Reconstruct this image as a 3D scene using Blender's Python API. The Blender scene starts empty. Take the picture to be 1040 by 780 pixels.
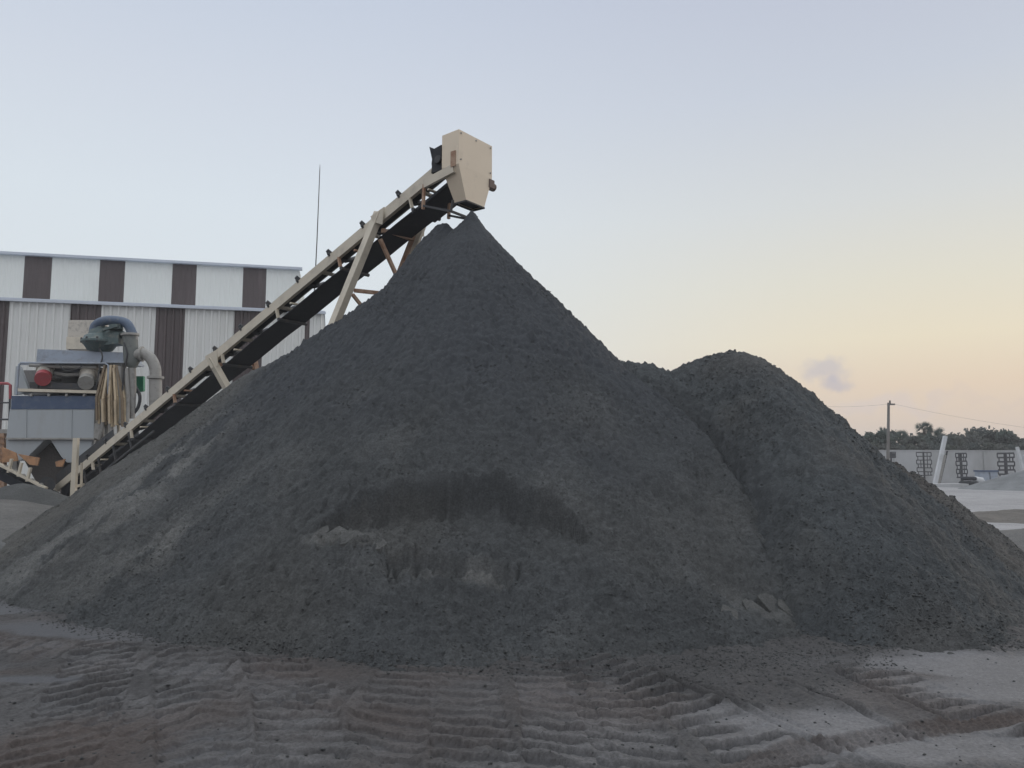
import bpy, math, random
import numpy as np
from mathutils import Vector, Matrix
random.seed(7); RNG = np.random.default_rng(11)
scene = bpy.context.scene
COL = scene.collection

# ------------------------------------------------------------------ camera
F = 800.0; TH = math.atan(82/800.0); CZ = 1.6
cam = bpy.data.cameras.new('camera'); camo = bpy.data.objects.new('camera', cam); COL.objects.link(camo)
camo.location = (0, 0, CZ); camo.rotation_euler = (math.pi/2 + TH, 0, 0)
cam.sensor_width = 36; cam.lens = 36*F/1040; cam.clip_start = .05; cam.clip_end = 3000
scene.camera = camo
scene.render.resolution_x = 1024; scene.render.resolution_y = 768

# ------------------------------------------------------------------ sky
world = bpy.data.worlds.new('World'); scene.world = world; world.use_nodes = True
nt = world.node_tree; nt.nodes.clear()
def N(t, **k):
    n = nt.nodes.new(t)
    for a, b in k.items(): setattr(n, a, b)
    return n
def lin(c): return tuple((x/255/12.92 if x/255 <= .04045 else ((x/255+.055)/1.055)**2.4) for x in c)
L = nt.links.new
out = N('ShaderNodeOutputWorld'); bg = N('ShaderNodeBackground'); L(bg.outputs[0], out.inputs[0])
tc = N('ShaderNodeTexCoord'); sep = N('ShaderNodeSeparateXYZ'); L(tc.outputs['Generated'], sep.inputs[0])
def ramp(stops):
    r = N('ShaderNodeValToRGB'); e = r.color_ramp.elements
    while len(e) > 1: e.remove(e[-1])
    for i, (p, c) in enumerate(stops):
        x = e[0] if i == 0 else e.new(p)
        x.position = p; x.color = tuple(c) + (1,)
    r.color_ramp.interpolation = 'LINEAR'
    L(sep.outputs['Z'], r.inputs[0]); return r
zen = (1.30, 1.38, 1.44); SKYUP = 1.0
left = ramp([(0, lin((216,221,224))), (.12, lin((221,228,232))), (.30, lin((216,225,233))), (.42, lin((207,215,227))), (.55, lin((194,204,221))), (1, zen)])
right = ramp([(0, lin((206,188,182))), (.035, lin((220,202,187))), (.09, lin((229,209,186))), (.145, lin((233,222,198))), (.21, lin((225,221,206))), (.30, lin((213,216,216))), (.42, lin((198,205,217))), (.55, lin((187,193,210))), (1, zen)])
east = ramp([(0, (.46,.46,.51)), (.3, (.66,.68,.74)), (.7, (1.05,1.1,1.17)), (1, zen)])
mr = N('ShaderNodeMapRange', interpolation_type='SMOOTHSTEP'); L(sep.outputs['X'], mr.inputs[0])
mr.inputs[1].default_value = -.28; mr.inputs[2].default_value = .50
m1 = N('ShaderNodeMixRGB'); L(mr.outputs[0], m1.inputs[0]); L(left.outputs[0], m1.inputs[1]); L(right.outputs[0], m1.inputs[2])
mr2 = N('ShaderNodeMapRange', interpolation_type='SMOOTHSTEP'); L(sep.outputs['Y'], mr2.inputs[0])
mr2.inputs[1].default_value = .45; mr2.inputs[2].default_value = -.3
m2 = N('ShaderNodeMixRGB'); L(mr2.outputs[0], m2.inputs[0]); L(m1.outputs[0], m2.inputs[1]); L(east.outputs[0], m2.inputs[2])
# a little of the physical dusk sky on top of the gradient
sky = N('ShaderNodeTexSky', sky_type='NISHITA'); sky.sun_disc = False
sky.sun_elevation = math.radians(4); sky.sun_rotation = math.radians(52)
skm = N('ShaderNodeMixRGB', blend_type='MULTIPLY'); skm.inputs[0].default_value = 1; L(sky.outputs[0], skm.inputs[1]); skm.inputs[2].default_value = (.08, .08, .08, 1)
m3 = N('ShaderNodeMixRGB'); m3.inputs[0].default_value = .03; L(m2.outputs[0], m3.inputs[1]); L(skm.outputs[0], m3.inputs[2])
# small dusk clouds low in the west
def cloud(prev, px, py, sx, sy, col, amt, nscale):
    u = (px-520)/F; v = (390-py)/F
    d = Vector((u, math.cos(TH)-v*math.sin(TH), math.sin(TH)+v*math.cos(TH))).normalized()
    sub = N('ShaderNodeVectorMath', operation='SUBTRACT'); L(tc.outputs['Generated'], sub.inputs[0]); sub.inputs[1].default_value = d
    no = N('ShaderNodeTexNoise'); no.inputs['Scale'].default_value = nscale; no.inputs['Detail'].default_value = 4; L(tc.outputs['Generated'], no.inputs['Vector'])
    ns = N('ShaderNodeVectorMath', operation='MULTIPLY_ADD'); L(no.outputs['Color'], ns.inputs[0]); ns.inputs[1].default_value = (sx*1.0,)*3; ns.inputs[2].default_value = (-sx*.5,)*3
    ad = N('ShaderNodeVectorMath', operation='ADD'); L(sub.outputs[0], ad.inputs[0]); L(ns.outputs[0], ad.inputs[1])
    sc = N('ShaderNodeVectorMath', operation='MULTIPLY'); L(ad.outputs[0], sc.inputs[0]); sc.inputs[1].default_value = (1/sx, 1/sx, 1/sy)
    ln = N('ShaderNodeVectorMath', operation='LENGTH'); L(sc.outputs[0], ln.inputs[0])
    mp = N('ShaderNodeMapRange', interpolation_type='SMOOTHSTEP'); L(ln.outputs['Value'], mp.inputs[0])
    mp.inputs[1].default_value = 1.15; mp.inputs[2].default_value = .35; mp.inputs[3].default_value = 0; mp.inputs[4].default_value = amt
    m = N('ShaderNodeMixRGB'); L(mp.outputs[0], m.inputs[0]); L(prev.outputs[0], m.inputs[1]); m.inputs[2].default_value = lin(col) + (1,)
    return m
c = cloud(m3, 838, 376, .030, .017, (188,184,193), .6, 50)
c = cloud(c, 850, 390, .020, .012, (180,177,190), .6, 55)
c = cloud(c, 895, 412, .085, .017, (210,200,202), .35, 22)
c = cloud(c, 1010, 405, .11, .006, (216,198,186), .25, 22)
L(c.outputs[0], bg.inputs[0]); bg.inputs[1].default_value = 1.05

# ------------------------------------------------------------------ sun (soft, already at the horizon behind thin haze)
sd = bpy.data.lights.new('sun', 'SUN'); so = bpy.data.objects.new('sun', sd); COL.objects.link(so)
sd.energy = .5; sd.angle = math.radians(14); sd.color = (1, .86, .70)
sdir = Vector((math.sin(math.radians(52)), math.cos(math.radians(52)), math.tan(math.radians(9))))
so.rotation_euler = sdir.to_track_quat('Z', 'Y').to_euler()

vs = scene.view_settings; vs.view_transform = 'Standard'; vs.look = 'None'; vs.exposure = 0; vs.gamma = 1; vs.use_curve_mapping = False
scene.render.engine = 'CYCLES'; scene.cycles.max_bounces = 6; scene.cycles.diffuse_bounces = 3

# ------------------------------------------------------------------ helpers
def P(x, y, D):
    """point at photograph pixel (x,y) at distance D along the ground"""
    u = (x-520)/F; v = (390-y)/F
    f = math.cos(TH)-v*math.sin(TH); z = math.sin(TH)+v*math.cos(TH)
    return Vector((u/f*D, D, CZ + z/f*D))
def G(x, y, z=0.0):
    u = (x-520)/F; v = (390-y)/F
    f = math.cos(TH)-v*math.sin(TH); zz = math.sin(TH)+v*math.cos(TH)
    D = (z-CZ)/zz*f
    return (u/f*D, D)
def tag(o, label=None, cat=None, group=None, kind=None):
    if label: o['label'] = label
    if cat: o['category'] = cat
    if group: o['group'] = group
    if kind: o['kind'] = kind
    return o
def empty(name, loc, rz=0):
    o = bpy.data.objects.new(name, None); COL.objects.link(o); o.location = loc; o.rotation_euler = (0, 0, rz)
    o.empty_display_size = .3; return o
def kids(o): return [c for c in bpy.data.objects if c.parent is o]
def copy_tree(o, parent=None):
    c = o.copy(); COL.objects.link(c); c.parent = parent
    for ch in kids(o): copy_tree(ch, c)
    return c
class MB:
    def __init__(s): s.v = []; s.f = []
    def add(s, vs, fs):
        n = len(s.v); s.v += [Vector(v) for v in vs]; s.f += [tuple(i+n for i in f) for f in fs]; return s
    def frame(s, c, X, Y, Z, sx, sy, sz):
        c = Vector(c); X = Vector(X).normalized()*sx/2; Y = Vector(Y).normalized()*sy/2; Z = Vector(Z).normalized()*sz/2
        vs = [c+a*X+b*Y+d*Z for a in (-1,1) for b in (-1,1) for d in (-1,1)]
        return s.add(vs, [(0,1,3,2),(4,6,7,5),(0,4,5,1),(2,3,7,6),(0,2,6,4),(1,5,7,3)])
    def box(s, c, sx, sy, sz): return s.frame(c, (1,0,0), (0,1,0), (0,0,1), sx, sy, sz)
    def bar(s, p, q, w, h, up=(0,0,1)):
        p = Vector(p); q = Vector(q); X = q-p; Y = Vector(up).cross(X)
        if Y.length < 1e-5: Y = Vector((0,1,0)).cross(X)
        Y.normalize(); Z = X.cross(Y)
        return s.frame((p+q)/2, X, Y, Z, X.length, w, h)
    def tube(s, pts, r, n=10, cap=True):
        pts = [Vector(p) for p in pts]; rs = r if isinstance(r, (list, tuple)) else [r]*len(pts)
        base = len(s.v); prev = None
        for i, p in enumerate(pts):
            t = (pts[min(i+1, len(pts)-1)]-pts[max(i-1, 0)])
            if t.length < 1e-9: t = Vector((0,0,1))
            t.normalize()
            if prev is None: a = t.cross(Vector((0,0,1)) if abs(t.z) < .9 else Vector((1,0,0))).normalized()
            else: a = (prev - t*prev.dot(t)).normalized()
            prev = a; b = t.cross(a)
            for k in range(n):
                an = 2*math.pi*k/n; s.v.append(p+(a*math.cos(an)+b*math.sin(an))*rs[i])
        for i in range(len(pts)-1):
            for k in range(n):
                s.f.append((base+i*n+k, base+i*n+(k+1)%n, base+(i+1)*n+(k+1)%n, base+(i+1)*n+k))
        if cap:
            s.f.append(tuple(base+k for k in reversed(range(n)))); s.f.append(tuple(base+(len(pts)-1)*n+k for k in range(n)))
        return s
    def prism(s, poly, off):
        n = len(poly); off = Vector(off); A = [Vector(p) for p in poly]
        return s.add(A+[p+off for p in A], [tuple(range(n)), tuple(reversed(range(n, 2*n)))]+[(i, i+n, (i+1)%n+n, (i+1)%n) for i in range(n)])
    def build(s, name, mat, parent=None, smooth=False, bevel=0, label=None):
        me = bpy.data.meshes.new(name)
        o = bpy.data.objects.new(name, me); COL.objects.link(o)
        off = Vector((0,0,0))
        if parent is not None:
            o.parent = parent; q = parent
            while q is not None: off += q.location; q = q.parent
        me.from_pydata([v-off for v in s.v], [], s.f); me.update()
        import bmesh
        bm = bmesh.new(); bm.from_mesh(me); bmesh.ops.recalc_face_normals(bm, faces=bm.faces)
        if bevel: bmesh.ops.bevel(bm, geom=bm.edges[:], offset=bevel, segments=2, profile=.7, affect='EDGES')
        bm.to_mesh(me); bm.free()
        me.materials.append(mat)
        if smooth:
            for p in me.polygons: p.use_smooth = True
            me.set_sharp_from_angle(angle=math.radians(40))
        if label: o['label'] = label
        return o

MATS = {}
def mat(name, col, rough=.6, metal=0, var=.12, vscale=2.0, dirt=None, dscale=1.2, dlo=.5, dhi=.7, damt=.6, bump=0.0, bscale=30, stretch=(1,1,1), spec=.5):
    if name in MATS: return MATS[name]
    m = bpy.data.materials.new(name); m.use_nodes = True; MATS[name] = m
    t = m.node_tree; b = t.nodes['Principled BSDF']; b.inputs['Roughness'].default_value = rough; b.inputs['Metallic'].default_value = metal
    b.inputs['Specular IOR Level'].default_value = spec
    tcn = t.nodes.new('ShaderNodeTexCoord'); mp = t.nodes.new('ShaderNodeMapping'); mp.inputs['Scale'].default_value = stretch
    t.links.new(tcn.outputs['Object'], mp.inputs[0])
    no = t.nodes.new('ShaderNodeTexNoise'); no.inputs['Scale'].default_value = vscale; no.inputs['Detail'].default_value = 6; t.links.new(mp.outputs[0], no.inputs['Vector'])
    mx = t.nodes.new('ShaderNodeMixRGB'); t.links.new(no.outputs['Fac'], mx.inputs[0])
    mx.inputs[1].default_value = tuple(c*(1-var) for c in col)+(1,); mx.inputs[2].default_value = tuple(min(1, c*(1+var)) for c in col)+(1,)
    src = mx
    if dirt:
        n2 = t.nodes.new('ShaderNodeTexNoise'); n2.inputs['Scale'].default_value = dscale; n2.inputs['Detail'].default_value = 8; n2.inputs['Roughness'].default_value = .65; t.links.new(mp.outputs[0], n2.inputs['Vector'])
        r = t.nodes.new('ShaderNodeMapRange'); t.links.new(n2.outputs['Fac'], r.inputs[0]); r.inputs[1].default_value = dlo; r.inputs[2].default_value = dhi; r.inputs[4].default_value = damt
        m2 = t.nodes.new('ShaderNodeMixRGB'); t.links.new(r.outputs[0], m2.inputs[0]); t.links.new(mx.outputs[0], m2.inputs[1]); m2.inputs[2].default_value = tuple(dirt)+(1,); src = m2
    t.links.new(src.outputs[0], b.inputs['Base Color'])
    if bump:
        n3 = t.nodes.new('ShaderNodeTexNoise'); n3.inputs['Scale'].default_value = bscale; n3.inputs['Detail'].default_value = 5; t.links.new(tcn.outputs['Object'], n3.inputs['Vector'])
        bp = t.nodes.new('ShaderNodeBump'); bp.inputs['Strength'].default_value = bump; bp.inputs['Distance'].default_value = .02
        t.links.new(n3.outputs['Fac'], bp.inputs['Height']); t.links.new(bp.outputs[0], b.inputs['Normal'])
    return m
BEIGE = mat('beige_paint', (.58,.52,.42), .5, dirt=(.22,.19,.16), dscale=2.2, dlo=.52, dhi=.75, damt=.5, vscale=3)
BEIGE2 = mat('beige_chute_paint', (.72,.61,.47), .45, var=.05, dirt=(.42,.34,.27), dscale=3, dlo=.58, dhi=.8, damt=.4)
RUST = mat('rusty_beige_paint', (.40,.27,.19), .7, dirt=(.22,.10,.05), dscale=6, dlo=.45, dhi=.65, damt=.8)
ORNG = mat('orange_rust_plate', (.42,.23,.12), .7, dirt=(.16,.10,.07), dscale=5, dlo=.45, dhi=.7, damt=.8)
BELT = mat('black_rubber', (.014,.016,.022), .75, var=.3, dirt=(.03,.03,.03), dscale=8)
DARKM = mat('dark_steel', (.035,.037,.042), .6, var=.3, dirt=(.09,.07,.05), dscale=7, damt=.5)
BLUEG = mat('blue_grey_paint', (.30,.34,.40), .45, dirt=(.18,.17,.16), dscale=4, damt=.6)
TANKG = mat('pale_grey_tank_paint', (.36,.385,.40), .45, var=.05, dirt=(.24,.22,.20), dscale=2.0, dlo=.5, dhi=.8, damt=.5, stretch=(1,1,.35))
NAVY = mat('dusty_navy_paint', (.055,.085,.15), .5, var=.15, dirt=(.16,.17,.19), dscale=4, dlo=.5, dhi=.75, damt=.5)
CREAM = mat('cream_motor_paint', (.50,.46,.40), .45, dirt=(.2,.18,.16), dscale=8, damt=.7)
RED = mat('faded_red_paint', (.36,.065,.075), .5, dirt=(.2,.1,.1), dscale=9)
TEAL = mat('grimy_teal_paint', (.07,.105,.105), .5, var=.3, dirt=(.20,.19,.16), dscale=9, damt=.7)
HOSE = mat('grimy_blue_hose', (.075,.11,.17), .5, dirt=(.22,.22,.2), dscale=9, damt=.6)
PIPEG = mat('dusty_grey_pipe', (.30,.29,.27), .6, dirt=(.14,.13,.12), dscale=6, damt=.6)
STRIP = mat('tan_rubber_strip', (.50,.40,.27), .7, var=.35, vscale=5, dirt=(.10,.08,.06), dscale=9, damt=.7, stretch=(1,1,.3))
WOVEN = mat('dark_wet_gravel', (.07,.062,.058), .8, var=.4, vscale=18, bump=.8, bscale=25)
WCLAD = mat('off_white_cladding', (.73,.745,.705), .5, var=.06, vscale=.5, dirt=(.42,.42,.38), dscale=.5, dlo=.5, dhi=.8, damt=.5, stretch=(1,1,.25))
WCLAD2 = mat('weathered_white_cladding', (.66,.665,.64), .5, var=.09, vscale=.8, dirt=(.38,.37,.33), dscale=.8, dlo=.48, dhi=.75, damt=.5, stretch=(1.4,1.4,.2))
BCLAD = mat('brown_cladding', (.074,.057,.056), .5, var=.12, vscale=.8, dirt=(.13,.1,.1), dscale=1.2, stretch=(1,1,.2))
TRIM = mat('pale_flashing', (.50,.54,.60), .4, var=.1)
ROOFM = mat('grey_roof_sheet', (.30,.32,.34), .45)
CONC = mat('pale_concrete', (.42,.425,.43), .9, var=.08, dirt=(.24,.235,.22), dscale=.35, dlo=.45, dhi=.7, damt=.6, stretch=(1,1,.5))
GREEN = mat('green_sign_paint', (.03,.22,.12), .5)
IRON = mat('dark_iron', (.05,.05,.055), .7)
WHITE = mat('dirty_white_paint', (.52,.53,.54), .6, dirt=(.25,.25,.24))
WOOD = mat('weathered_pole', (.17,.16,.15), .9)
LEAF = [mat('foliage_%d' % i, c, .7, var=.45, vscale=1.5, spec=.3) for i, c in enumerate([(.095,.120,.105), (.110,.120,.105), (.10,.115,.11), (.115,.12,.11)])]
for lm in LEAF:
    t_ = lm.node_tree; b_ = t_.nodes['Principled BSDF']; tr_ = t_.nodes.new('ShaderNodeBsdfTranslucent'); mx_ = t_.nodes.new('ShaderNodeMixShader'); mx_.inputs[0].default_value = .5
    t_.links.new(b_.inputs['Base Color'].links[0].from_socket, tr_.inputs[0]); t_.links.new(b_.outputs[0], mx_.inputs[1]); t_.links.new(tr_.outputs[0], mx_.inputs[2]); t_.links.new(mx_.outputs[0], t_.nodes['Material Output'].inputs[0])
BARK = mat('bark', (.09,.075,.06), .9)

# ---- noise
TAB = RNG.random((256, 256)).astype(np.float64)
def vn(x, y, seed=0):
    x = x+seed*37.17; y = y+seed*17.31
    xi = np.floor(x).astype(np.int64); yi = np.floor(y).astype(np.int64); fx = x-xi; fy = y-yi
    fx = fx*fx*fx*(fx*(fx*6-15)+10); fy = fy*fy*fy*(fy*(fy*6-15)+10)
    a = TAB[xi & 255, yi & 255]; b = TAB[(xi+1) & 255, yi & 255]; c = TAB[xi & 255, (yi+1) & 255]; d = TAB[(xi+1) & 255, (yi+1) & 255]
    return ((a*(1-fx)+b*fx)*(1-fy)+(c*(1-fx)+d*fx)*fy)*2-1
def fbm(x, y, octv=4, seed=0, gain=.5):
    s = 0; a = 1; n = 0
    for i in range(octv):
        s = s+a*vn(x, y, seed+i); n += a; a *= gain
        x, y = (x*.8-y*.6)*2.03, (x*.6+y*.8)*2.03
    return s/n
def cells(x, y, seed=0, thr=.35):
    """rounded clods: 1 at the centre of a random lump, 0 between"""
    xi = np.floor(x).astype(np.int64); yi = np.floor(y).astype(np.int64); best = np.zeros_like(x)
    for dx in (-1, 0, 1):
        for dy in (-1, 0, 1):
            cx = xi+dx; cy = yi+dy
            a = TAB[(cx+seed*7) & 255, (cy+seed*13) & 255]; b = TAB[(cx+seed*29+91) & 255, (cy+seed*5+17) & 255]; r = TAB[(cx+seed*3+151) & 255, (cy+seed*11+71) & 255]
            d = ((x-cx-a)**2+(y-cy-b)**2)/(.12+.5*r*r)
            best = np.maximum(best, np.where(r > thr, r*np.sqrt(np.clip(1-d, 0, 1)), 0))
    return best
def sst(a, b, x):
    t = np.clip((x-a)/(b-a), 0, 1); return t*t*(3-2*t)
def smax(a, b, k):
    h = np.clip(.5+.5*(a-b)/k, 0, 1); return b+(a-b)*h+k*h*(1-h)
def polydist(X, Y, pts):
    """distance, arc length and signed side to a polyline"""
    bd = np.full(X.shape, 1e9); bs = np.zeros(X.shape); bt = np.zeros(X.shape); acc = 0
    for (x0, y0), (x1, y1) in zip(pts[:-1], pts[1:]):
        L_ = math.hypot(x1-x0, y1-y0); ux, uy = (x1-x0)/L_, (y1-y0)/L_
        s = (X-x0)*ux+(Y-y0)*uy; sc = np.clip(s, 0, L_); t = (X-x0)*-uy+(Y-y0)*ux
        d = np.hypot(X-x0-sc*ux, Y-y0-sc*uy); m = d < bd
        bd = np.where(m, d, bd); bs = np.where(m, acc+s, bs); bt = np.where(m, t, bt); acc += L_
    return bd, bs, bt
def smooth_poly(pts, n=12):
    p = [np.array(q, float) for q in pts]; p = [2*p[0]-p[1]]+p+[2*p[-1]-p[-2]]; o = []
    for i in range(1, len(p)-2):
        for k in range(n):
            t = k/n
            o.append(tuple(.5*((2*p[i])+(-p[i-1]+p[i+1])*t+(2*p[i-1]-5*p[i]+4*p[i+1]-p[i+2])*t*t+(-p[i-1]+3*p[i]-3*p[i+1]+p[i+2])*t**3)))
    o.append(tuple(p[-2])); return o

# ------------------------------------------------------------------ the sand piles as height functions
def cone(X, Y, ax, ay, H, s0, s1, Lc, cap, ks):
    dx = X-ax; dy = Y-ay; r = np.sqrt(dx*dx+dy*dy+cap*cap)-cap
    th = np.arctan2(dx, -dy); m = 1.
    if ks is not None:
        n = len(ks); ks = np.array(ks); a = (th/(2*np.pi)*n) % n
        i = np.floor(a).astype(int); t = a-i; t = t*t*(3-2*t); m = ks[i % n]*(1-t)+ks[(i+1) % n]*t
    return H-m*(s1*r+(s0-s1)*Lc*(1-np.exp(-r/Lc))), r, th
def main_base(X, Y):
    a, r, th = cone(X, Y, -.76, 14.4, 6.27, 1.06, .72, 2.949, .03, [.962,1.0,1.15,1.061,.961,.822,.901,.764,1.011,1.054])
    b, _, _ = cone(X, Y, -4.231, 15.307, 3.698, .804, .804, 1, .5, None)
    tip, _, _ = cone(X, Y, -1.31, 14.7, 6.19, 1.35, 1.35, 1, .16, None)
    pk, _, _ = cone(X, Y, -.76, 14.4, 6.36, 1.5, 1.5, 1, .02, None)
    return np.maximum.reduce([smax(a, b, .12), tip, pk]), a, b, r, th
KR = [.846,1.302,1.834,1.076,.991,1.078,1.249,1.121,.792,1.368]
def right_base(X, Y):
    a, r, th = cone(X, Y, 3.755, 13.262, 3.48, .736, .771, 2.0, .841, KR)
    # the saddle that joins it to the big cone, and a lower spur behind its right flank
    b, _, _ = cone(X, Y, 1.94, 14.318, 3.462, .803, .803, 1, 1.489, None)
    s, _, _ = cone(X, Y, 5.615, 13.425, 1.888, .931, .931, 1, .9, None)
    return smax(smax(a, b, .2), s, .12), a, s, r, th
def hit(px, py, fn, lo=5.5, hi=16):
    prev = None
    for D in np.arange(lo, hi, .01):
        p = P(px, py, D)
        if fn(np.array([p.x]), np.array([p.y]))[0][0] >= p.z: return (p.x, p.y)
    return (P(px, py, hi).x, hi)
RIM = [hit(x, y, main_base) for x, y in [(318,550),(328,532),(345,514),(370,500),(400,491),(460,481),(520,487),(556,500),(580,518),(596,538),(604,558)]]
LED = [hit(x, y, main_base) for x, y in [(312,554),(350,560),(400,567),(460,571),(520,577),(560,574),(606,562)]]
def crackset(lst, fn): return [[hit(x, y, fn) for x, y in pl] for pl in lst]
CR_M = crackset([[(322,536),(328,545),(325,553)],[(340,534),(350,545),(344,553),(338,556)],[(374,543),(364,553),(358,562)],[(404,562),(401,572),(404,584)],[(424,563),(422,575)],
    [(388,558),(394,568),(392,580),(398,588)],[(512,560),(518,570),(514,578),(517,592)],[(528,566),(526,588)],[(498,565),(499,573)],[(776,606),(780,616),(777,624),(784,634)],[(706,634),(716,640),(734,640)],[(756,596),(766,606),(776,608)]], main_base)
def gauss(X, Y, px, py, fn, sx, sy, ang=0):
    x0, y0 = hit(px, py, fn); dx = X-x0; dy = Y-y0; c_, s_ = math.cos(ang), math.sin(ang)
    a = (dx*c_+dy*s_)/sx; b = (-dx*s_+dy*c_)/sy
    return np.exp(-(a*a+b*b))
def main_h(X, Y, fine=True):
    H, a, b, r, th = main_base(X, Y)
    H = H+.05*np.exp(-((H-right_base(X, Y)[0]-.06)/.09)**2)*sst(.5, 1.2, X)*(1-sst(2.4, 3.0, H))
    g = sst(.2, 1.5, r)
    back = sst(-.1, .25, b-a)                           # the older smoother shoulder behind
    # bucket scar
    yr = np.interp(X, [p[0] for p in RIM], [p[1] for p in RIM]); yl = np.interp(X, [p[0] for p in LED], [p[1] for p in LED])
    lipx = sst(-1.35, -1.1, X)*(1-sst(-.05, .12, X))
    inx = sst(RIM[0][0]-.02, RIM[0][0]+.12, X)*(1-sst(RIM[-1][0]-.12, RIM[-1][0]+.02, X))
    jx = X+.05*vn(X*4, Y*4, 3)
    yr = yr+.05*vn(jx*5, X*0, 5)+.02*vn(jx*19, X*0, 6)
    t = (Y-yl)/np.maximum(yr-yl, .05)+.05*fbm(X*5, Y*5, 2, 26)*sst(.0, .3, Y-yl)
    cut = np.where((t > 0) & (t < 1), np.minimum(.37, .44*(yr-yl))*(np.clip(t, 0, 1)**1.25*(1-sst(.93, .99, t)))*1.1+.02*(t > .05)*fbm(X*9, Y*9, 2, 27), 0)*inx
    H = H-cut; H = H+.06*np.exp(-((t-1.07)/.08)**2)*inx*(.6+.5*vn(X*7, Y*7, 24))
    H = H+.055*np.exp(-((t-.03)/.05)**2)*inx*lipx*(.6+.4*vn(X*3, Y*3, 9)) - .15*np.where(t < 0, np.exp(-(yl-Y)/.15), 0)*inx*lipx
    scar = np.where((t > -.0) & (t < .97), 1, 0)*inx
    H = H+g*(.085*fbm(X*.8, Y*.8, 3, 1)+.030*fbm(X*3.1, Y*3.1, 3, 4)*(1-.5*scar))
    # loader-worn benches on the lower half
    low = (1-sst(.9, 1.9, H))
    H = H+low*.035*np.sin((Y+.12*X+.25*fbm(X*.9, Y*.9, 2, 21))*5.2)*g
    if fine:
        rough = (1-.62*back)*(.35+.65*g)
        slide = fbm(th*26+.35*vn(r*2, th*3, 2), r*1.7, 3, 8)          # streaks that run down the slope
        wx = X+.03*vn(X*9, Y*9, 14); wy = Y+.03*vn(X*9, Y*9, 15); pt = sst(-.5, .4, fbm(X*.9, Y*.9, 3, 16))
        pit = cells(wx*8+.3*vn(Y*6, X*6, 18), wy*5, 19, .62)
        H = H-.03*rough+rough*(.050*slide+.030*pt*cells(wx*6.5, wy*6.5, 1, .45)+.040*cells(wx*13, wy*13, 2, .25)+.030*cells(wx*24, wy*24, 7, .2)+.030*fbm(X*22, Y*22, 2, 12)-.055*pt*pit*pit+.02*(1-np.abs(fbm(X*7, Y*11, 3, 20)))**3)
        ck = np.zeros_like(H)
        for pl in CR_M:
            x0 = min(p[0] for p in pl)-.2; x1 = max(p[0] for p in pl)+.2; y0 = min(p[1] for p in pl)-.2; y1 = max(p[1] for p in pl)+.2
            m = (X > x0) & (X < x1) & (Y > y0) & (Y < y1)
            if m.any():
                d, s, tt = polydist(X[m]+.02*vn(X[m]*14, Y[m]*14, 33), Y[m]+.02*vn(X[m]*14, Y[m]*14, 34), pl)
                w = .026*(.6+.5*vn(s*9, s*0, 31)); q = np.zeros(m.sum()); q = np.clip(1-d/np.maximum(w, .004), 0, 1); H[m] -= .08*q
    # foot: crumble out into the ground
    H = np.where(H < .25, .25-(.25-H)*(.82+.12*vn(X*2, Y*2, 41)), H)
    return H, scar, back, r, th
def right_h(X, Y, fine=True):
    H, a, s, r, th = right_base(X, Y); g = sst(.1, .9, r)
    Mb = main_base(X, Y)[0]; cr = np.exp(-((H-Mb-.05)/.17)**2)*(1-sst(2.6, 3.2, H)); H = H-.08*cr*sst(.2, 1.6, H)
    g2 = sst(.5, 1.9, r)*(1-.8*np.exp(-((X-2.1)/.9)**2-((Y-14.2)/1.5)**2)); H = H+(.015+.06*g2)*fbm(X*.9+3, Y*.9, 3, 51)+.035*g2*fbm(X*2.7, Y*2.7, 3, 54)
    rill = fbm(th*13, r*.7, 3, 58)
    H = H+.045*g*rill
    spur = sst(-.1, .2, s-a)
    if fine:
        wx = X+.04*vn(X*8, Y*8, 65); wy = Y+.04*vn(X*8, Y*8, 66)
        H = H-.045+(.25+.75*g2)*.050*cells(wx*4.6, wy*4.6, 61, .40)+.050*cells(wx*9, wy*9, 62, .25)+.036*cells(wx*18, wy*18, 63, .2)+.030*fbm(X*22, Y*22, 2, 64)+.03*fbm(X*6, Y*6, 2, 68)
    H = np.where(H < .2, .2-(.2-H)*(.85+.12*vn(X*2, Y*2, 44)), H)
    return H, spur, r, th

def axis(segs):
    o = []
    for a, b, d in segs: o += list(np.arange(a, b, d))
    return np.array(o)
def grow(start, end, step, k=1.18):
    o = []; x = start; s = step; sg = 1 if end > start else -1
    while (end-x)*sg > 0: x += s*sg; s *= k; o.append(x)
    return o
def grid_mesh(name, X, Y, Z, keep, material, attrs, smooth=True):
    ny, nx = X.shape
    idx = np.arange(nx*ny).reshape(ny, nx)
    q = np.stack([idx[:-1, :-1], idx[:-1, 1:], idx[1:, 1:], idx[1:, :-1]], -1).reshape(-1, 4)
    if keep is not None:
        k = keep.ravel(); q = q[k[q].any(1)]
    used = np.zeros(nx*ny, bool); used[q.ravel()] = True; remap = np.cumsum(used)-1; q = remap[q]
    co = np.stack([X.ravel(), Y.ravel(), Z.ravel()], -1)[used]
    me = bpy.data.meshes.new(name); me.vertices.add(len(co)); me.vertices.foreach_set('co', co.ravel().astype(np.float32))
    me.loops.add(q.size); me.loops.foreach_set('vertex_index', q.ravel().astype(np.int32))
    me.polygons.add(len(q)); me.polygons.foreach_set('loop_start', np.arange(0, q.size, 4, dtype=np.int32))
    me.update(calc_edges=True); me.validate()
    if smooth: me.polygons.foreach_set('use_smooth', np.ones(len(me.polygons), bool))
    at = me.color_attributes.new('tint', 'FLOAT_COLOR', 'POINT')
    c = np.zeros((len(co), 4), np.float32); c[:, 3] = 1
    for i, a in enumerate(attrs): c[:, i] = a.ravel()[used]
    at.data.foreach_set('color', c.ravel())
    me.materials.append(material)
    o = bpy.data.objects.new(name, me); COL.objects.link(o); return o

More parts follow.
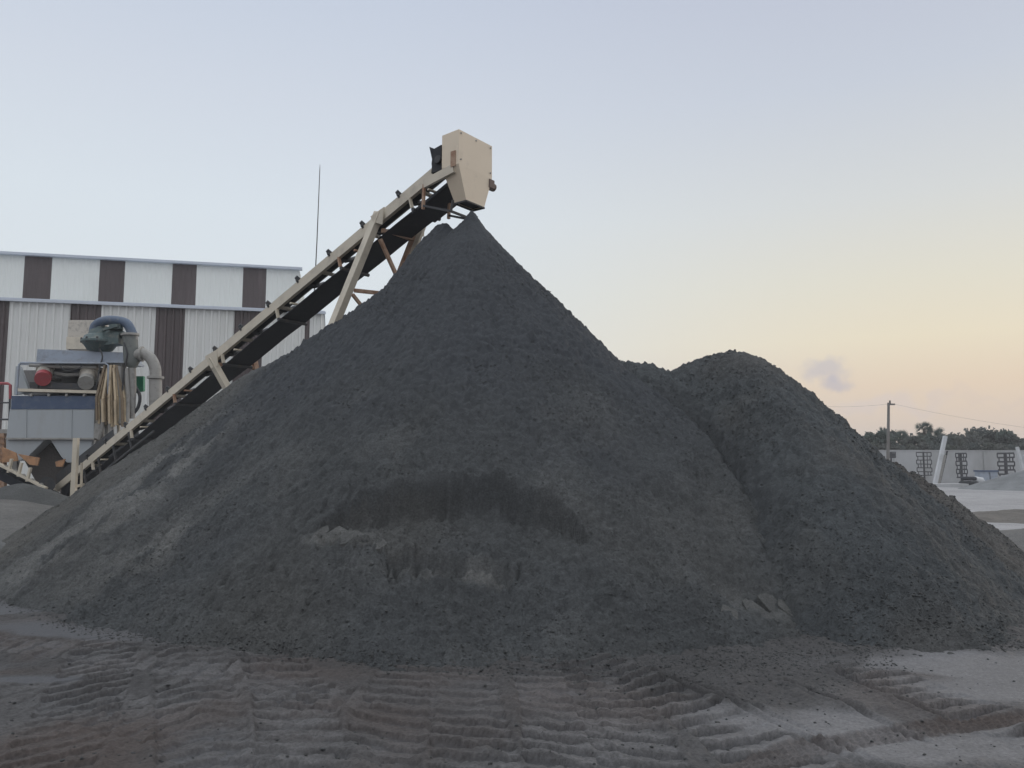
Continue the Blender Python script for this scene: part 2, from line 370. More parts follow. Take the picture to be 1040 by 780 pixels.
def earth(name, base, light, brown, wetcol=None, rough=.85, bump=.5, bscale=70, wetrough=.25, grain=.34):
    """tint.r = dry pale crust, plus painted lug contrast on the mud, tint.g = brown soil, tint.b = wet"""
    m = bpy.data.materials.new(name); m.use_nodes = True; t = m.node_tree; b = t.nodes['Principled BSDF']; l = t.links.new
    def n(k, **kw):
        x = t.nodes.new(k)
        for a, v in kw.items(): setattr(x, a, v)
        return x
    at = n('ShaderNodeAttribute', attribute_name='tint'); sp = n('ShaderNodeSeparateColor'); l(at.outputs['Color'], sp.inputs[0])
    g = n('ShaderNodeNewGeometry')
    n1 = n('ShaderNodeTexNoise'); n1.inputs['Scale'].default_value = 1.1; n1.inputs['Detail'].default_value = 8; n1.inputs['Roughness'].default_value = .6; l(g.outputs['Position'], n1.inputs['Vector'])
    n2 = n('ShaderNodeTexNoise'); n2.inputs['Scale'].default_value = 45; n2.inputs['Detail'].default_value = 4; n2.inputs['Roughness'].default_value = .7; l(g.outputs['Position'], n2.inputs['Vector'])
    def mix(f, a, c):
        x = n('ShaderNodeMixRGB')
        for s, v in ((0, f), (1, a), (2, c)):
            if isinstance(v, tuple): x.inputs[s].default_value = v+(1,)
            elif isinstance(v, float): x.inputs[s].default_value = v
            else: l(v, x.inputs[s])
        return x.outputs[0]
    c = mix(sp.outputs['Red'], base, light); c = mix(sp.outputs['Green'], c, brown)
    def mul(c, src, lo, hi):
        r = n('ShaderNodeMapRange'); l(src, r.inputs[0]); r.inputs[1].default_value = .3; r.inputs[2].default_value = .7; r.inputs[3].default_value = lo; r.inputs[4].default_value = hi
        v = n('ShaderNodeVectorMath', operation='SCALE'); l(c, v.inputs[0]); l(r.outputs[0], v.inputs['Scale']); return v.outputs[0]
    n4 = n('ShaderNodeTexNoise'); n4.inputs['Scale'].default_value = 11; n4.inputs['Detail'].default_value = 5; n4.inputs['Roughness'].default_value = .7; l(g.outputs['Position'], n4.inputs['Vector'])
    c = mul(c, n1.outputs['Fac'], .83, 1.17); c = mul(c, n4.outputs['Fac'], .84, 1.16); c = mul(c, n2.outputs['Fac'], 1-grain, 1+grain)
    if wetcol: c = mix(sp.outputs['Blue'], c, wetcol)
    l(c, b.inputs['Base Color'])
    rr = n('ShaderNodeMapRange'); l(sp.outputs['Blue'], rr.inputs[0]); rr.inputs[3].default_value = rough; rr.inputs[4].default_value = wetrough; l(rr.outputs[0], b.inputs['Roughness'])
    b.inputs['Specular IOR Level'].default_value = .35
    n3 = n('ShaderNodeTexNoise'); n3.inputs['Scale'].default_value = bscale; n3.inputs['Detail'].default_value = 6; n3.inputs['Roughness'].default_value = .75; l(g.outputs['Position'], n3.inputs['Vector'])
    bs = n('ShaderNodeMapRange'); l(sp.outputs['Blue'], bs.inputs[0]); bs.inputs[3].default_value = bump; bs.inputs[4].default_value = (.03 if name == 'rutted_yard_mud' else bump)
    bp = n('ShaderNodeBump'); bp.inputs['Distance'].default_value = .03; l(bs.outputs[0], bp.inputs['Strength']); l(n3.outputs['Fac'], bp.inputs['Height']); l(bp.outputs[0], b.inputs['Normal'])
    return m
SAND = earth('dark_grey_sand', (.066,.070,.073), (.150,.150,.146), (.088,.085,.079), wetcol=(.047,.052,.060), wetrough=.75, bump=1.0, bscale=42)
SANDR = earth('coarse_grey_sand', wetcol=(.043,.046,.050), wetrough=.7, base=(.064,.070,.074), light=(.140,.138,.130), brown=(.088,.082,.077), bump=1.0, bscale=36, grain=.32)
MUD = earth('rutted_yard_mud', (.056,.053,.053), (.31,.303,.308), (.074,.058,.052), wetcol=(.10,.105,.12), bump=.55, bscale=80, rough=.8, wetrough=.22)
PALE = earth('pale_sand', (.12,.125,.128), (.24,.245,.25), (.115,.10,.085), bump=.6, bscale=30)

# ------------------------------------------------------------------ ground sheet
gx = np.array(sorted(grow(-6.4, -260, .03, 1.12))+list(np.arange(-6.4, 6.4, .0122))+grow(6.4, 260, .03, 1.12))
gy = np.array(sorted(grow(2.9, -60, .05, 1.25))+list(np.arange(2.9, 9.2, .0105))+grow(9.2, 420, .03, 1.1))
GX, GY = np.meshgrid(gx, gy)
TRACKS = [ # pixel centre line, width, lug pitch, chevron, lug depth
 ([(-90,640),(20,655),(120,668),(250,690),(340,716)], .50, .17, .5, .020),
 ([(-120,700),(0,700),(110,722),(230,760),(300,800)], .55, .16, -.4, .022),
 ([(30,800),(80,720),(105,665),(118,640)], .52, .155, .45, .026),
 ([(215,800),(205,730),(195,680),(190,650)], .52, .165, .5, .022),
 ([(310,810),(300,730),(285,682),(262,655)], .5, .165, -.35, .026),
 ([(360,820),(395,745),(410,695),(425,668)], .5, .16, -.35, .024),
 ([(490,820),(478,745),(470,690),(462,668)], .48, .16, -.3, .024),
 ([(590,830),(575,750),(560,700),(545,672)], .50, .16, -.35, .024),
 ([(690,850),(650,770),(620,715),(600,680)], .48, .16, -.3, .026),
 ([(830,810),(745,745),(680,710),(640,690),(600,672)], .56, .155, .25, .044),
 ([(1090,765),(1000,728),(935,703),(880,682),(850,668)], .50, .14, .2, .036),
]
def ground_h(X, Y):
    near = (Y > 2.7) & (Y < 10.5) & (np.abs(X) < 8)
    H = np.zeros(X.shape); light = np.zeros(X.shape); brown = np.zeros(X.shape); wet = np.zeros(X.shape)
    d = np.hypot(X, Y)
    H += .03*fbm(X*.25, Y*.25, 3, 70)*sst(10, 20, d)
    x = X[near]; y = Y[near]
    h = .030*fbm(x*.9, y*.9, 3, 71)+.014*fbm(x*4, y*4, 3, 74); rough = np.ones_like(h)
    lug = np.zeros_like(h)
    for i, (pl, w, pitch, chev, dep) in enumerate(TRACKS):
        pts = smooth_poly([G(*p) for p in pl], 6)
        wx = x+.014*vn(x*1.7, y*1.7, 80+i)+.008*vn(x*17, y*17, 81+i); wy = y+.014*vn(x*1.7, y*1.7, 95+i)
        dd, s, t = polydist(wx, wy, pts)
        m = (1-sst(w*.475, w*.515, dd))*np.clip((.95 if i < 8 else 1.5)+.8*fbm(x*1.3, y*1.3, 2, 110+i), 0, 1)
        ph = (s+chev*(np.abs(t) if i in (1, 3) else t)+.02*vn(s*2, t*3, 5)+.012*vn(x*13, y*13, 6)+.008*vn(x*37, y*37, 7))/(pitch*1.3)
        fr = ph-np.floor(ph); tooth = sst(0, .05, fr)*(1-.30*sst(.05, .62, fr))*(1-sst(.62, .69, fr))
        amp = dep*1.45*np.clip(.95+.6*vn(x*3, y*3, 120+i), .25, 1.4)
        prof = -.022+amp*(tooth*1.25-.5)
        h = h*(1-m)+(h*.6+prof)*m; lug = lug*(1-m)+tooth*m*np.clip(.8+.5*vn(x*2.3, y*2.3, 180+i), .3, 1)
        berm = np.exp(-((dd-w*.56)/.035)**2)*(.5+.5*vn(s*6, t*0, 130+i)); h += .018*berm*(1-.3*m)
    # long thin tread running across the right corner
    pts = smooth_poly([G(*p) for p in [(735,800),(790,768),(870,750),(960,738),(1080,728)]], 8)
    dd, s, t = polydist(x, y, pts); m = 1-sst(.10, .14, dd)
    h = h*(1-m)+m*(-.012+.012*np.sin(s*110)*np.sin(t*70)+.012*fbm(x*14, y*14, 2, 141)); br2 = m
    for off in (-.75, -.62, .55, .66, .80):
        p2 = [G(*p) for p in [(600,690+off*10),(700,728+off*16),(790,760+off*20),(900,800+off*20)]]
    # straight slick wheel grooves beside the big lug track
    for pl in ([(655,682),(760,722),(860,768),(930,800)], [(675,684),(785,726),(890,772),(950,800)], [(800,692),(860,716),(915,742),(940,752)], [(850,684),(905,708),(960,730)]):
        p2 = smooth_poly([G(*p) for p in pl], 6); dd, s, t = polydist(x, y, p2); h -= .042*np.exp(-(dd/.020)**2); h += .014*np.exp(-((dd-.05)/.02)**2)
    # smooth slurry flats
    def blob(px, py, sx, sy, seed, ang=0.):
        x0, y0 = G(px, py); dx = x-x0; dy = y-y0; c_, s_ = math.cos(ang), math.sin(ang)
        a = (dx*c_+dy*s_)/sx; b = (-dx*s_+dy*c_)/sy
        return 1-sst(.55, 1.1, np.sqrt(a*a+b*b)+.35*fbm(x*1.4, y*1.4, 3, seed))
    flatR = np.maximum.reduce([blob(985, 672, 1.5, .55, 150, -.12), blob(1070, 700, 1.2, .6, 151), blob(1000, 760, 1.3, .33, 157)])
    flatM = np.maximum(blob(800, 733, .80, .33, 152, -.3), blob(880, 760, .5, .15, 153))
    flatL = np.maximum.reduce([blob(75, 640, 1.4, .40, 154, -.25), blob(-20, 618, 1.4, .7, 155), blob(25, 690, .5, .10, 156)])
    f = np.clip(np.maximum(flatR, flatM*.9)+flatL, 0, 1)
    keepbr = 1-br2
    h = h*(1-.88*f*keepbr)-.004*f
    li = .40*np.maximum(flatR, flatM)+.0*flatL
    li = np.clip(li+(.20+.10*sst(-1, 1.5, x))*lug*(1-f), 0, 1)  # compacted lug tops paler; extra contrast painted in for groove shade
    li += (.10*sst(-.3, .6, fbm(x*.7, y*.7, 3, 160))+.10*sst(-1.5, 2.5, x))*(1-f)
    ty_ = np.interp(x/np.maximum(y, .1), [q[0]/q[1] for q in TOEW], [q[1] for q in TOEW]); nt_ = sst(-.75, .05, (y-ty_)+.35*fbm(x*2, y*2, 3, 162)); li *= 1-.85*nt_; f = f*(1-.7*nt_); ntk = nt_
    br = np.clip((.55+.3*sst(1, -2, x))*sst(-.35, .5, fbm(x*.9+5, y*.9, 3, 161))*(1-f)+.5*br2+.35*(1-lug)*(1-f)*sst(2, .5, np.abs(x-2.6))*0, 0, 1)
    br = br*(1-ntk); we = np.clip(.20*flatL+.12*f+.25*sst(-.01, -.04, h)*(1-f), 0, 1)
    h += .022*cells(x*7+.4*vn(x*5, y*5, 167), y*7, 168, .55)*(1-f)*sst(.1, .5, fbm(x*1.2, y*1.2, 3, 169)+.25)
    h += (.008*cells(x*22, y*22, 165, .4)+.004*fbm(x*40, y*40, 2, 166))*(1-.85*f)
    rub = sst(.25, .75, fbm(x*2.2, y*2.2, 3, 170)*.6+.35)
    h += .014*rub*cells(x*11, y*11, 171, .55)*(1-f)
    edge = sst(10.4, 9, y)*sst(8, 7, np.abs(x))*1.0
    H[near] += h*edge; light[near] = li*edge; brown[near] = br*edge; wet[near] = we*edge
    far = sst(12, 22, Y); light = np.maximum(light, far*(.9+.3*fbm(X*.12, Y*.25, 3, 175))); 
    return H, np.clip(light, 0, 1.2), brown, wet
TOEW = [G(*p) for p in [(-200,600),(0,606),(60,630),(150,646),(300,662),(420,672),(520,678),(600,676),(660,690),(740,706),(810,712),(860,690),(885,655),(960,646),(1060,650),(1300,650)]]
GH, gl, gb, gw = ground_h(GX, GY)
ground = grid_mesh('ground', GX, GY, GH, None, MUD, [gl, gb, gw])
tag(ground, 'grey rutted yard mud printed with lugged tyre tracks', 'ground', kind='structure')

# ------------------------------------------------------------------ piles
def pile_axes(x0, x1, y0, yf, y1, d=.019):
    xs = np.arange(x0, x1, d); ys = np.concatenate([np.arange(y0, 9.6, d*.8), np.arange(9.6, yf, d), np.arange(yf, y1, .09)])
    return np.meshgrid(xs, ys)
X, Y = pile_axes(-9.6, 6.6, 5.7, 14.8, 21.5)
H, scar, back, r, th = main_h(X, Y)
def Ms(px, py, sx, sy, a=0): return gauss(X, Y, px, py, main_base, sx, sy, a)
nz = fbm(X*1.6, Y*1.6, 4, 201); n2 = fbm(X*5, Y*5, 3, 205)
dry = .95*Ms(115, 515, 1.1, .7, .5)+.75*Ms(165, 470, 1.0, .55, .8)+.5*Ms(150, 560, .7, .5)+.4*Ms(215, 445, .6, .25, .7)
dry = dry*2.0*sst(-.45, .30, nz+.5*n2)+1.0*np.clip(1.6*Ms(340, 547, .30, .10)+1.2*Ms(490, 579, .20, .05)+.6*Ms(440, 575, .6, .05)+.9*Ms(795, 618, .26, .22)+.45*Ms(740, 600, .5, .2), 0, 1)*sst(-.5, .2, n2)
dry = np.clip(dry+.22*sst(0, .6, nz)*(1-sst(2.2, 4.5, H))+.10*back, 0, 1)
brn = np.clip((.45*(1-sst(.3, 1.9, H)))*sst(-.6, .6, fbm(X*.7, Y*.7, 3, 210))+.35*scar*sst(.3, -.5, X+.6)+.75*back, 0, 1)
zb = np.clip(.95*sst(1.2, 3.6, H+.9*fbm(X*.8, Y*.8, 3, 231))*(1-back), 0, 1)
mp_ = grid_mesh('sand_pile', X, Y, H, H > -.06, SAND, [dry, brn, zb])
tag(mp_, 'tall conical dark sand pile under the conveyor chute, bucket scar low on its face', 'sand pile')
X, Y = pile_axes(-.6, 9.4, 5.9, 14.0, 18.5, .021)
H, spur, r, th = right_h(X, Y)
dry = np.clip(.35*spur*sst(-.5, .4, fbm(X*2, Y*2, 3, 221))+.25*sst(.1, .7, fbm(X*1.1, Y*1.1, 4, 222)), 0, 1)
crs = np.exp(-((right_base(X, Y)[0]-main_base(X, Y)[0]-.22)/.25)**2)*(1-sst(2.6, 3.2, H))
brn = np.clip(.5*spur+.5*sst(-.2, .6, fbm(X*.8, Y*.8, 3, 223))-crs, 0, 1)
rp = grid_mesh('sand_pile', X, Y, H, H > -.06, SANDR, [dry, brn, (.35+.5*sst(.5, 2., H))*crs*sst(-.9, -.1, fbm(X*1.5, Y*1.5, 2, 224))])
tag(rp, 'lower round topped mound of coarse dark sand on the tall cone\'s right flank', 'sand pile')

# cracked crust slabs, each a broken plate lying on the slope
def slab_thing(px, py, r_, label, group, seed):
    R_ = random.Random(seed); x0, y0 = hit(px, py, main_base); k = R_.randint(5, 7)
    ang = sorted(R_.uniform(0, 6.28) for _ in range(k)); ang = [2*math.pi*i/k+R_.uniform(-.3, .3) for i in range(k)]
    xs_ = np.array([x0+r_*math.cos(a)*R_.uniform(.8, 1.2)*1.25 for a in ang]+[x0]); ys_ = np.array([y0+r_*math.sin(a)*R_.uniform(.8, 1.2) for a in ang]+[y0])
    zc = main_h(np.array([x0]), np.array([y0]), False)[0][0]; e = .1
    zb_ = main_base(np.array([x0]), np.array([y0]))[0][0]; gx_ = (main_base(np.array([x0+e]), np.array([y0]))[0][0]-zb_)/e; gy_ = (main_base(np.array([x0]), np.array([y0+e]))[0][0]-zb_)/e*R_.uniform(.9, 1.15)
    top = [Vector((x-x0, y-y0, gx_*(x-x0)+gy_*(y-y0)+.022+R_.uniform(-.004, .004))) for x, y in zip(xs_[:-1], ys_[:-1])]
    m = MB(); m.prism([p*1.0 for p in top], (0, 0, -.09)); o = m.build('crust_plate', SANDR, bevel=.008); o.location = (x0, y0, zc)
    at = o.data.color_attributes.new('tint', 'FLOAT_COLOR', 'POINT'); c_ = np.tile(np.array([.35+.25*R_.random(), .3, 0, 1], np.float32), (len(o.data.vertices), 1)); at.data.foreach_set('color', c_.ravel())
    tag(o, label, 'crust plate', group)
for i, (px, py, r_) in enumerate([(326,541,.075),(341,545,.095),(357,547,.085),(349,555,.07),(371,553,.08),(384,561,.07)]):
    slab_thing(px, py, r_, 'pale crust plate at the bucket scar left end, %s' % ['outermost on the left', 'large, second from left', 'upper right of the large one', 'lowest, under the large one', 'second from the right', 'last on the right'][i], 'crust plates at the left end of the scar', 500+i)
for i, (px, py, r_) in enumerate([(766,618,.10),(786,612,.12),(803,622,.11),(779,627,.08),(742,628,.08)]):
    slab_thing(px, py, r_, 'pale crust plate at the foot of the gully between the piles, %s' % ['second from left', 'large, topmost', 'last on the right', 'under the topmost one', 'apart on the left'][i], 'crust plates at the foot of the gully', 540+i)

# crumbled clods at the feet of the piles
def clods(name, spots, sizes, zf, material, lod=1, tr=(-.1, .5)):
    import bmesh
    bm = bmesh.new(); bmesh.ops.create_icosphere(bm, subdivisions=lod, radius=1); bv = np.array([v.co[:] for v in bm.verts]); bf = np.array([[v.index for v in f.verts] for f in bm.faces]); bm.free()
    n = len(spots); nv = len(bv)
    jit = 1+RNG.uniform(-.32, .32, (n, nv, 1)); sc = sizes[:, None, None]*np.stack([RNG.uniform(.7, 1.3, n), RNG.uniform(.7, 1.3, n), RNG.uniform(.5, .9, n)], -1)[:, None, :]
    a = RNG.uniform(0, 6.28, n); ca, sa = np.cos(a)[:, None], np.sin(a)[:, None]
    v = bv[None]*jit*sc; v = np.stack([v[..., 0]*ca-v[..., 1]*sa, v[..., 0]*sa+v[..., 1]*ca, v[..., 2]], -1)
    v += np.stack([spots[:, 0], spots[:, 1], zf+sizes*.05], -1)[:, None, :]
    f = (bf[None]+(np.arange(n)*nv)[:, None, None]).reshape(-1, 3)
    me = bpy.data.meshes.new(name); me.vertices.add(n*nv); me.vertices.foreach_set('co', v.reshape(-1).astype(np.float32))
    me.loops.add(f.size); me.loops.foreach_set('vertex_index', f.ravel().astype(np.int32)); me.polygons.add(len(f)); me.polygons.foreach_set('loop_start', np.arange(0, f.size, 3, dtype=np.int32)); me.update(calc_edges=True)
    at = me.color_attributes.new('tint', 'FLOAT_COLOR', 'POINT'); c = np.zeros((n*nv, 4), np.float32); c[:, 3] = 1; c[:, 0] = np.repeat(np.clip(RNG.uniform(tr[0], tr[1], n), 0, 1)**1.5, nv); c[:, 1] = np.repeat(RNG.random(n)*.5, nv); at.data.foreach_set('color', c.ravel())
    me.materials.append(material); o = bpy.data.objects.new(name, me); COL.objects.link(o); return o
def surf(x, y):
    return np.maximum.reduce([ground_h(x, y)[0], main_h(x, y)[0], right_h(x, y)[0]])
pts = []
toe = [(0,606),(60,630),(150,648),(300,664),(420,674),(520,678),(600,674),(700,672),(780,664),(860,656),(940,652),(1050,655)]
tw = [G(*p) for p in toe]
while len(pts) < 6500:
    px = random.uniform(-10, 1060); wgt = 1.6 if 560 < px < 900 else 1.0
    if random.random() > wgt/1.6: continue
    ty = np.interp(px, [t[0] for t in toe], [t[1] for t in toe]); x0, y0 = G(px, ty)
    spread = .50 if 580 < px < 880 else .14
    off = -abs(random.gauss(0, spread)) if random.random() < .62 else abs(random.gauss(0, .35))
    pts.append((x0+random.uniform(-.05, .05), y0+off))
pts = np.array(pts); sz = .004+.011*RNG.random(len(pts))**2.5; sz[RNG.random(len(pts)) < .02] *= 1.9
o = clods('sand_clods', pts, sz, surf(pts[:, 0], pts[:, 1]), SAND); tag(o, 'loose dark sand clods crumbled along the feet of both piles', 'clods', kind='stuff')
n = 5200; a = RNG.uniform(-2.2, 2.4, n); rr = 4.6*np.sqrt(RNG.random(n)); rr = rr*1.3; pts = np.stack([3.75+np.sin(a)*rr, 13.2-np.cos(a)*rr], -1)
zr = right_h(pts[:, 0], pts[:, 1])[0]; ok = (zr > .02) & (zr > main_h(pts[:, 0], pts[:, 1])[0]-.01); pts = pts[ok]; zr = zr[ok]
sz = .006+.012*RNG.random(len(pts))**2.5
o = clods('sand_lumps', pts, sz, zr, SANDR); tag(o, 'coarse lumps lying over the slopes of the lower right mound', 'lumps', kind='stuff')

# grit lying all over the slopes
def grit(n, x0, x1, y0, y1, hf, other, seed, dens, mn, mx_, pw):
    p = np.stack([RNG.uniform(x0, x1, n), RNG.uniform(y0, y1, n)], -1)
    w_ = np.clip(.30+1.5*fbm(p[:, 0]*1.1, p[:, 1]*1.1, 4, seed)+dens(p), .04, 1); p = p[RNG.random(n) < w_]
    z = hf(p[:, 0], p[:, 1])[0]; zo = other(p[:, 0], p[:, 1])[0]; ok = (z > .02) & (z > zo-.01); p = p[ok]; z = z[ok]
    d_ = np.hypot(p[:, 0], p[:, 1]); sz = (mn+(mx_-mn)*RNG.random(len(p))**pw)*(.55+.06*d_)
    return p, sz, z
def rimd(p):
    yr_ = np.interp(p[:, 0], [q[0] for q in RIM], [q[1] for q in RIM]); inx_ = (p[:, 0] > RIM[0][0]) & (p[:, 0] < RIM[-1][0])
    return np.where(inx_ & (p[:, 1] > yr_) & (p[:, 1] < yr_+.35), .8, 0)-np.where(inx_ & (p[:, 1] < yr_) & (p[:, 1] > yr_-.28), .5, 0)+.25*(p[:, 1] < 8.3)
p_, sz_, z_ = grit(105000, -8.6, 4.2, 6.2, 14.6, main_h, right_h, 401, rimd, .003, .0115, 2.4)
o = clods('sand_grit', p_, sz_, z_, SAND, 0, (-.2, .35)); tag(o, 'fine crumbs of dark sand lying over the tall cone', 'grit', kind='stuff')
p_, sz_, z_ = grit(60000, 1.0, 8.4, 6.4, 14.0, right_h, main_h, 402, lambda p: 0.1, .0035, .013, 2.6)
o = clods('sand_grit', p_, sz_, z_, SANDR, 0, (-.2, .4)); tag(o, 'coarse crumbs of dark sand lying over the lower right mound', 'grit', kind='stuff')
n = 8000; px_ = RNG.uniform(-10, 1050, n); py_ = RNG.uniform(640, 785, n)
gg = np.array([G(a, b) for a, b in zip(px_, py_)]); ap_ = np.exp(-((px_-790)/110)**2-((py_-680)/26)**2)
kp = RNG.random(n) < np.clip(.10+.25*fbm(gg[:, 0]*1.5, gg[:, 1]*1.5, 3, 403)+1.2*ap_, .01, 1); gg = gg[kp]; ap_ = ap_[kp]
sz_ = (.003+.010*RNG.random(len(gg))**3); o = clods('mud_crumbs', gg, sz_, ground_h(gg[:, 0], gg[:, 1])[0], SAND, 0, (-.2, .4)); tag(o, 'small crumbs of mud and sand strewn on the rutted yard', 'crumbs', kind='stuff')

# low mounds around
def mound(name, label, ax, ay, h, rx, ry, m, tint=(.5, .2), seed=0, d=.06, n=.05):
    xs = np.arange(ax-rx*1.25, ax+rx*1.25, d); ys = np.arange(ay-ry*1.25, ay+ry*1.25, d); X, Y = np.meshgrid(xs, ys)
    q = np.sqrt(((X-ax)/rx)**2+((Y-ay)/ry)**2+.02)
    Z = h*(1.04-q)+n*fbm(X*1.1, Y*1.1, 4, seed)+.3*n*fbm(X*5, Y*5, 3, seed+4); Z = np.where(Z < .15*h, Z-.0, Z)
    o = grid_mesh(name, X-ax, Y-ay, Z, Z > -.05, m, [X*0+tint[0]+.3*fbm(X, Y, 3, seed+9), X*0+tint[1], X*0]); o.location = (ax, ay, 0); return tag(o, label, 'mound')
p = P(10, 506, 18.5); mound('sand_mound', 'low pale sand mound at the left edge in front of the washing plant', p.x-.6, 18.5, p.z+.05, 4.6, 4.2, PALE, (-.25, .5), 301)
p = P(20, 487, 21.3); o = mound('sand_mound', 'dark spilled sand heaped under the washing plant hopper', p.x, 21.4, p.z, 3.0, 1.6, SAND, (.1, .4), 351)
p = P(-30, 540, 12); mound('sand_mound', 'lighter sand slope at the left edge beside the foot of the tall cone', p.x-1.4, 12.2, .78, 2.6, 3.0, PALE, (-.1, .3), 311)
p = P(1068, 484, 52); mound('gravel_mound', 'pale grey gravel heap in front of the far wall, right edge', p.x, 52, 1.75, 5.6, 4, PALE, (.35, 0), 321, d=.12)
p = P(1030, 522, 24); mound('soil_mound', 'brownish soil heap behind the right end of the lower mound', p.x+.6, 24, .30, 3.4, 2.2, PALE, (-.3, .8), 331)
p = P(1040, 545, 15); mound('sand_mound', 'small pale heap beside the right foot of the lower mound', p.x+.6, 15.5, .45, 1.9, 1.6, PALE, (.1, .5), 341)

# ------------------------------------------------------------------ factory building, two striped walls
def inv(x, D0): return D0/(1-.00025*x)
def corr_wall(root, px0, px1, D0, ztop, zbot, stripes, wmat, amp, pitch, nm='wall_panel'):
    A = P(px0, 390, inv(px0, D0)); B = P(px1, 390, inv(px1, D0)); A.z = B.z = 0
    d = (B-A).normalized(); nrm = Vector((d.y, -d.x, 0))
    if nrm.y > 0: nrm = -nrm
    cuts = sorted([px0, px1]+[c for s in stripes for c in s if px0 < c < px1])
    for c0, c1 in zip(cuts[:-1], cuts[1:]):
        brown = any(s[0] <= (c0+c1)/2 <= s[1] for s in stripes)
        a = P(c0, 390, inv(c0, D0)); b = P(c1, 390, inv(c1, D0)); a.z = b.z = 0
        L_ = (b-a).length; s0 = (a-A).length; m = MB(); pr = []
        k = math.floor(s0/pitch)*pitch
        prof = [(0,0),(.55,0),(.66,1),(.89,1)]
        ss = []
        while k < s0+L_+pitch:
            ss += [(k+u*pitch, v) for u, v in prof]; k += pitch
        ss = [(s-s0, v) for s, v in ss if 0 < s-s0 < L_]; ss = [(0, 0)]+ss+[(L_, 0)]
        fr = [a+d*s+nrm*(amp*v+.001*brown) for s, v in ss]; n = len(fr)
        vs = [Vector((q.x, q.y, zbot)) for q in fr]+[Vector((q.x, q.y, ztop)) for q in fr]
        bk = [a-nrm*.06, b-nrm*.06]
        m.add(vs, [(i, i+1, n+i+1, n+i) for i in range(n-1)])
        m.add([Vector((bk[0].x, bk[0].y, zbot)), Vector((bk[1].x, bk[1].y, zbot)), Vector((bk[1].x, bk[1].y, ztop)), Vector((bk[0].x, bk[0].y, ztop))], [(0,1,2,3)])
        m.build(nm, BCLAD if brown else wmat, root)
    return A, B, d, nrm
zl = P(0, 305, 35).z; zu = P(0, 259, 40).z
bl = empty('factory_building', tuple(P(130, 480, 37).xy)+(0,)); tag(bl, 'long metal clad factory shed with white and brown vertical stripes in two tiers', 'building')
A, B, d, nrm = corr_wall(bl, -420, 326, 35, zl, 0, [(-105,-74),(-190,-160),(-275,-245),(-20,4.5),(68,99),(155,185),(236,265),(308,313)], WCLAD2, .07, .34)
Lr = (B-A).length
# lean-to roof, gutter and end wall
A2, B2, d2, nrm2 = None, None, None, None
m = MB(); t_ = 6.2
m.frame((A+B)/2-nrm*(t_/2-.1)+Vector((0,0,zl+.085)), d, -nrm, Vector((0,0,1)), Lr+.2, t_, .06); ro = m.build('lower_roof', TRIM, bl)
m = MB(); m.frame((A+B)/2+nrm*.16+Vector((0,0,zl+.0)), d, nrm, (0,0,1), Lr+.3, .14, .11); m.build('gutter', TRIM, bl)
m = MB()
for k in range(18):
    c_ = B-nrm*(.17+k*.34); m.frame(c_+Vector((0,0,zl/2)), d, nrm, (0,0,1), .08+.05*(k % 2), .335, zl-.1)
m.build('end_wall', WCLAD2, bl)
A, B, d, nrm = corr_wall(bl, -420, 301, 40, zu, zl-.6, [(-135,-108),(-58,-31),(17,45.5),(95,121),(170,195),(243,267)], WCLAD, .014, .25, 'upper_wall_panel')
Lr = (B-A).length
m = MB(); m.frame((A+B)/2+nrm*.1+Vector((0,0,zu+.06)), d, nrm, (0,0,1), Lr+.3, .34, .13); m.build('roof_flashing', TRIM, bl)
m = MB(); m.frame((A+B)/2-nrm*8+Vector((0,0,zu-.02)), d, nrm, (0,0,1), Lr, 15.6, .06); m.build('upper_roof', ROOFM, bl)
m = MB()
for k in range(45):
    m.frame(B-nrm*(.3+k*.34)+Vector((0,0,zu/2)), d, nrm, (0,0,1), .06+.03*(k % 2), .335, zu-.2)
m.build('upper_end_wall', WCLAD, bl)
# mast behind the shed
b0 = P(319, 300, 43); top = P(323, 167, 43)
t = empty('lightning_mast', (b0.x, b0.y, 0)); tag(t, 'thin tall lightning mast rising behind the shed roof', 'mast')
MB().tube([(b0.x-.02, b0.y, 0), (b0.x, b0.y, 10.5)], .06, 8).build('pole', DARKM, t)
MB().tube([(b0.x, b0.y, 10.5), (b0.x+.08, b0.y, 14), (b0.x+.14, b0.y, top.z-.3), (b0.x+.14, b0.y, top.z)], [.035,.03,.022,.008], 6).build('rod', DARKM, t)
MB().tube([(b0.x, b0.y, 10.42), (b0.x, b0.y, 10.6)], .09, 8).build('collar', DARKM, t)

# ------------------------------------------------------------------ stacker conveyor
CA = P(80, 477, 23.4); CB = P(441, 175, 14.9)
es = (CB-CA).normalized(); eh = Vector((es.x, es.y, 0)).normalized(); ew = Vector((-eh.y, eh.x, 0))
if ew.y < 0: ew = -ew
en = es.cross(ew); en = en if en.z > 0 else -en
LC = (CB-CA).length; W = .74
def CP(s, w, n): return CA+es*s+ew*w+en*n
cv = empty('stacker_conveyor', (CA.x, CA.y, 0)); tag(cv, 'long inclined belt conveyor with beige frame rising to the tip of the tall sand cone', 'conveyor')
for w, lb in ((0, None), (W, None)):
    m = MB(); m.bar(CP(-1.6, w, 0), CP(LC, w, 0), .018, .22, en)
    sg = 1 if w == 0 else -1
    for n_ in (-.105, .105): m.bar(CP(-1.6, w+sg*.042, n_), CP(LC, w+sg*.042, n_), .07, .012, en)
    m.build('side_beam', BEIGE, cv)
for k in range(10): MB().bar(CP(.4+k*LC/9.6, .02, -.03), CP(.4+k*LC/9.6, W-.02, -.03), .06, .06, en).build('cross_member', BEIGE, cv)
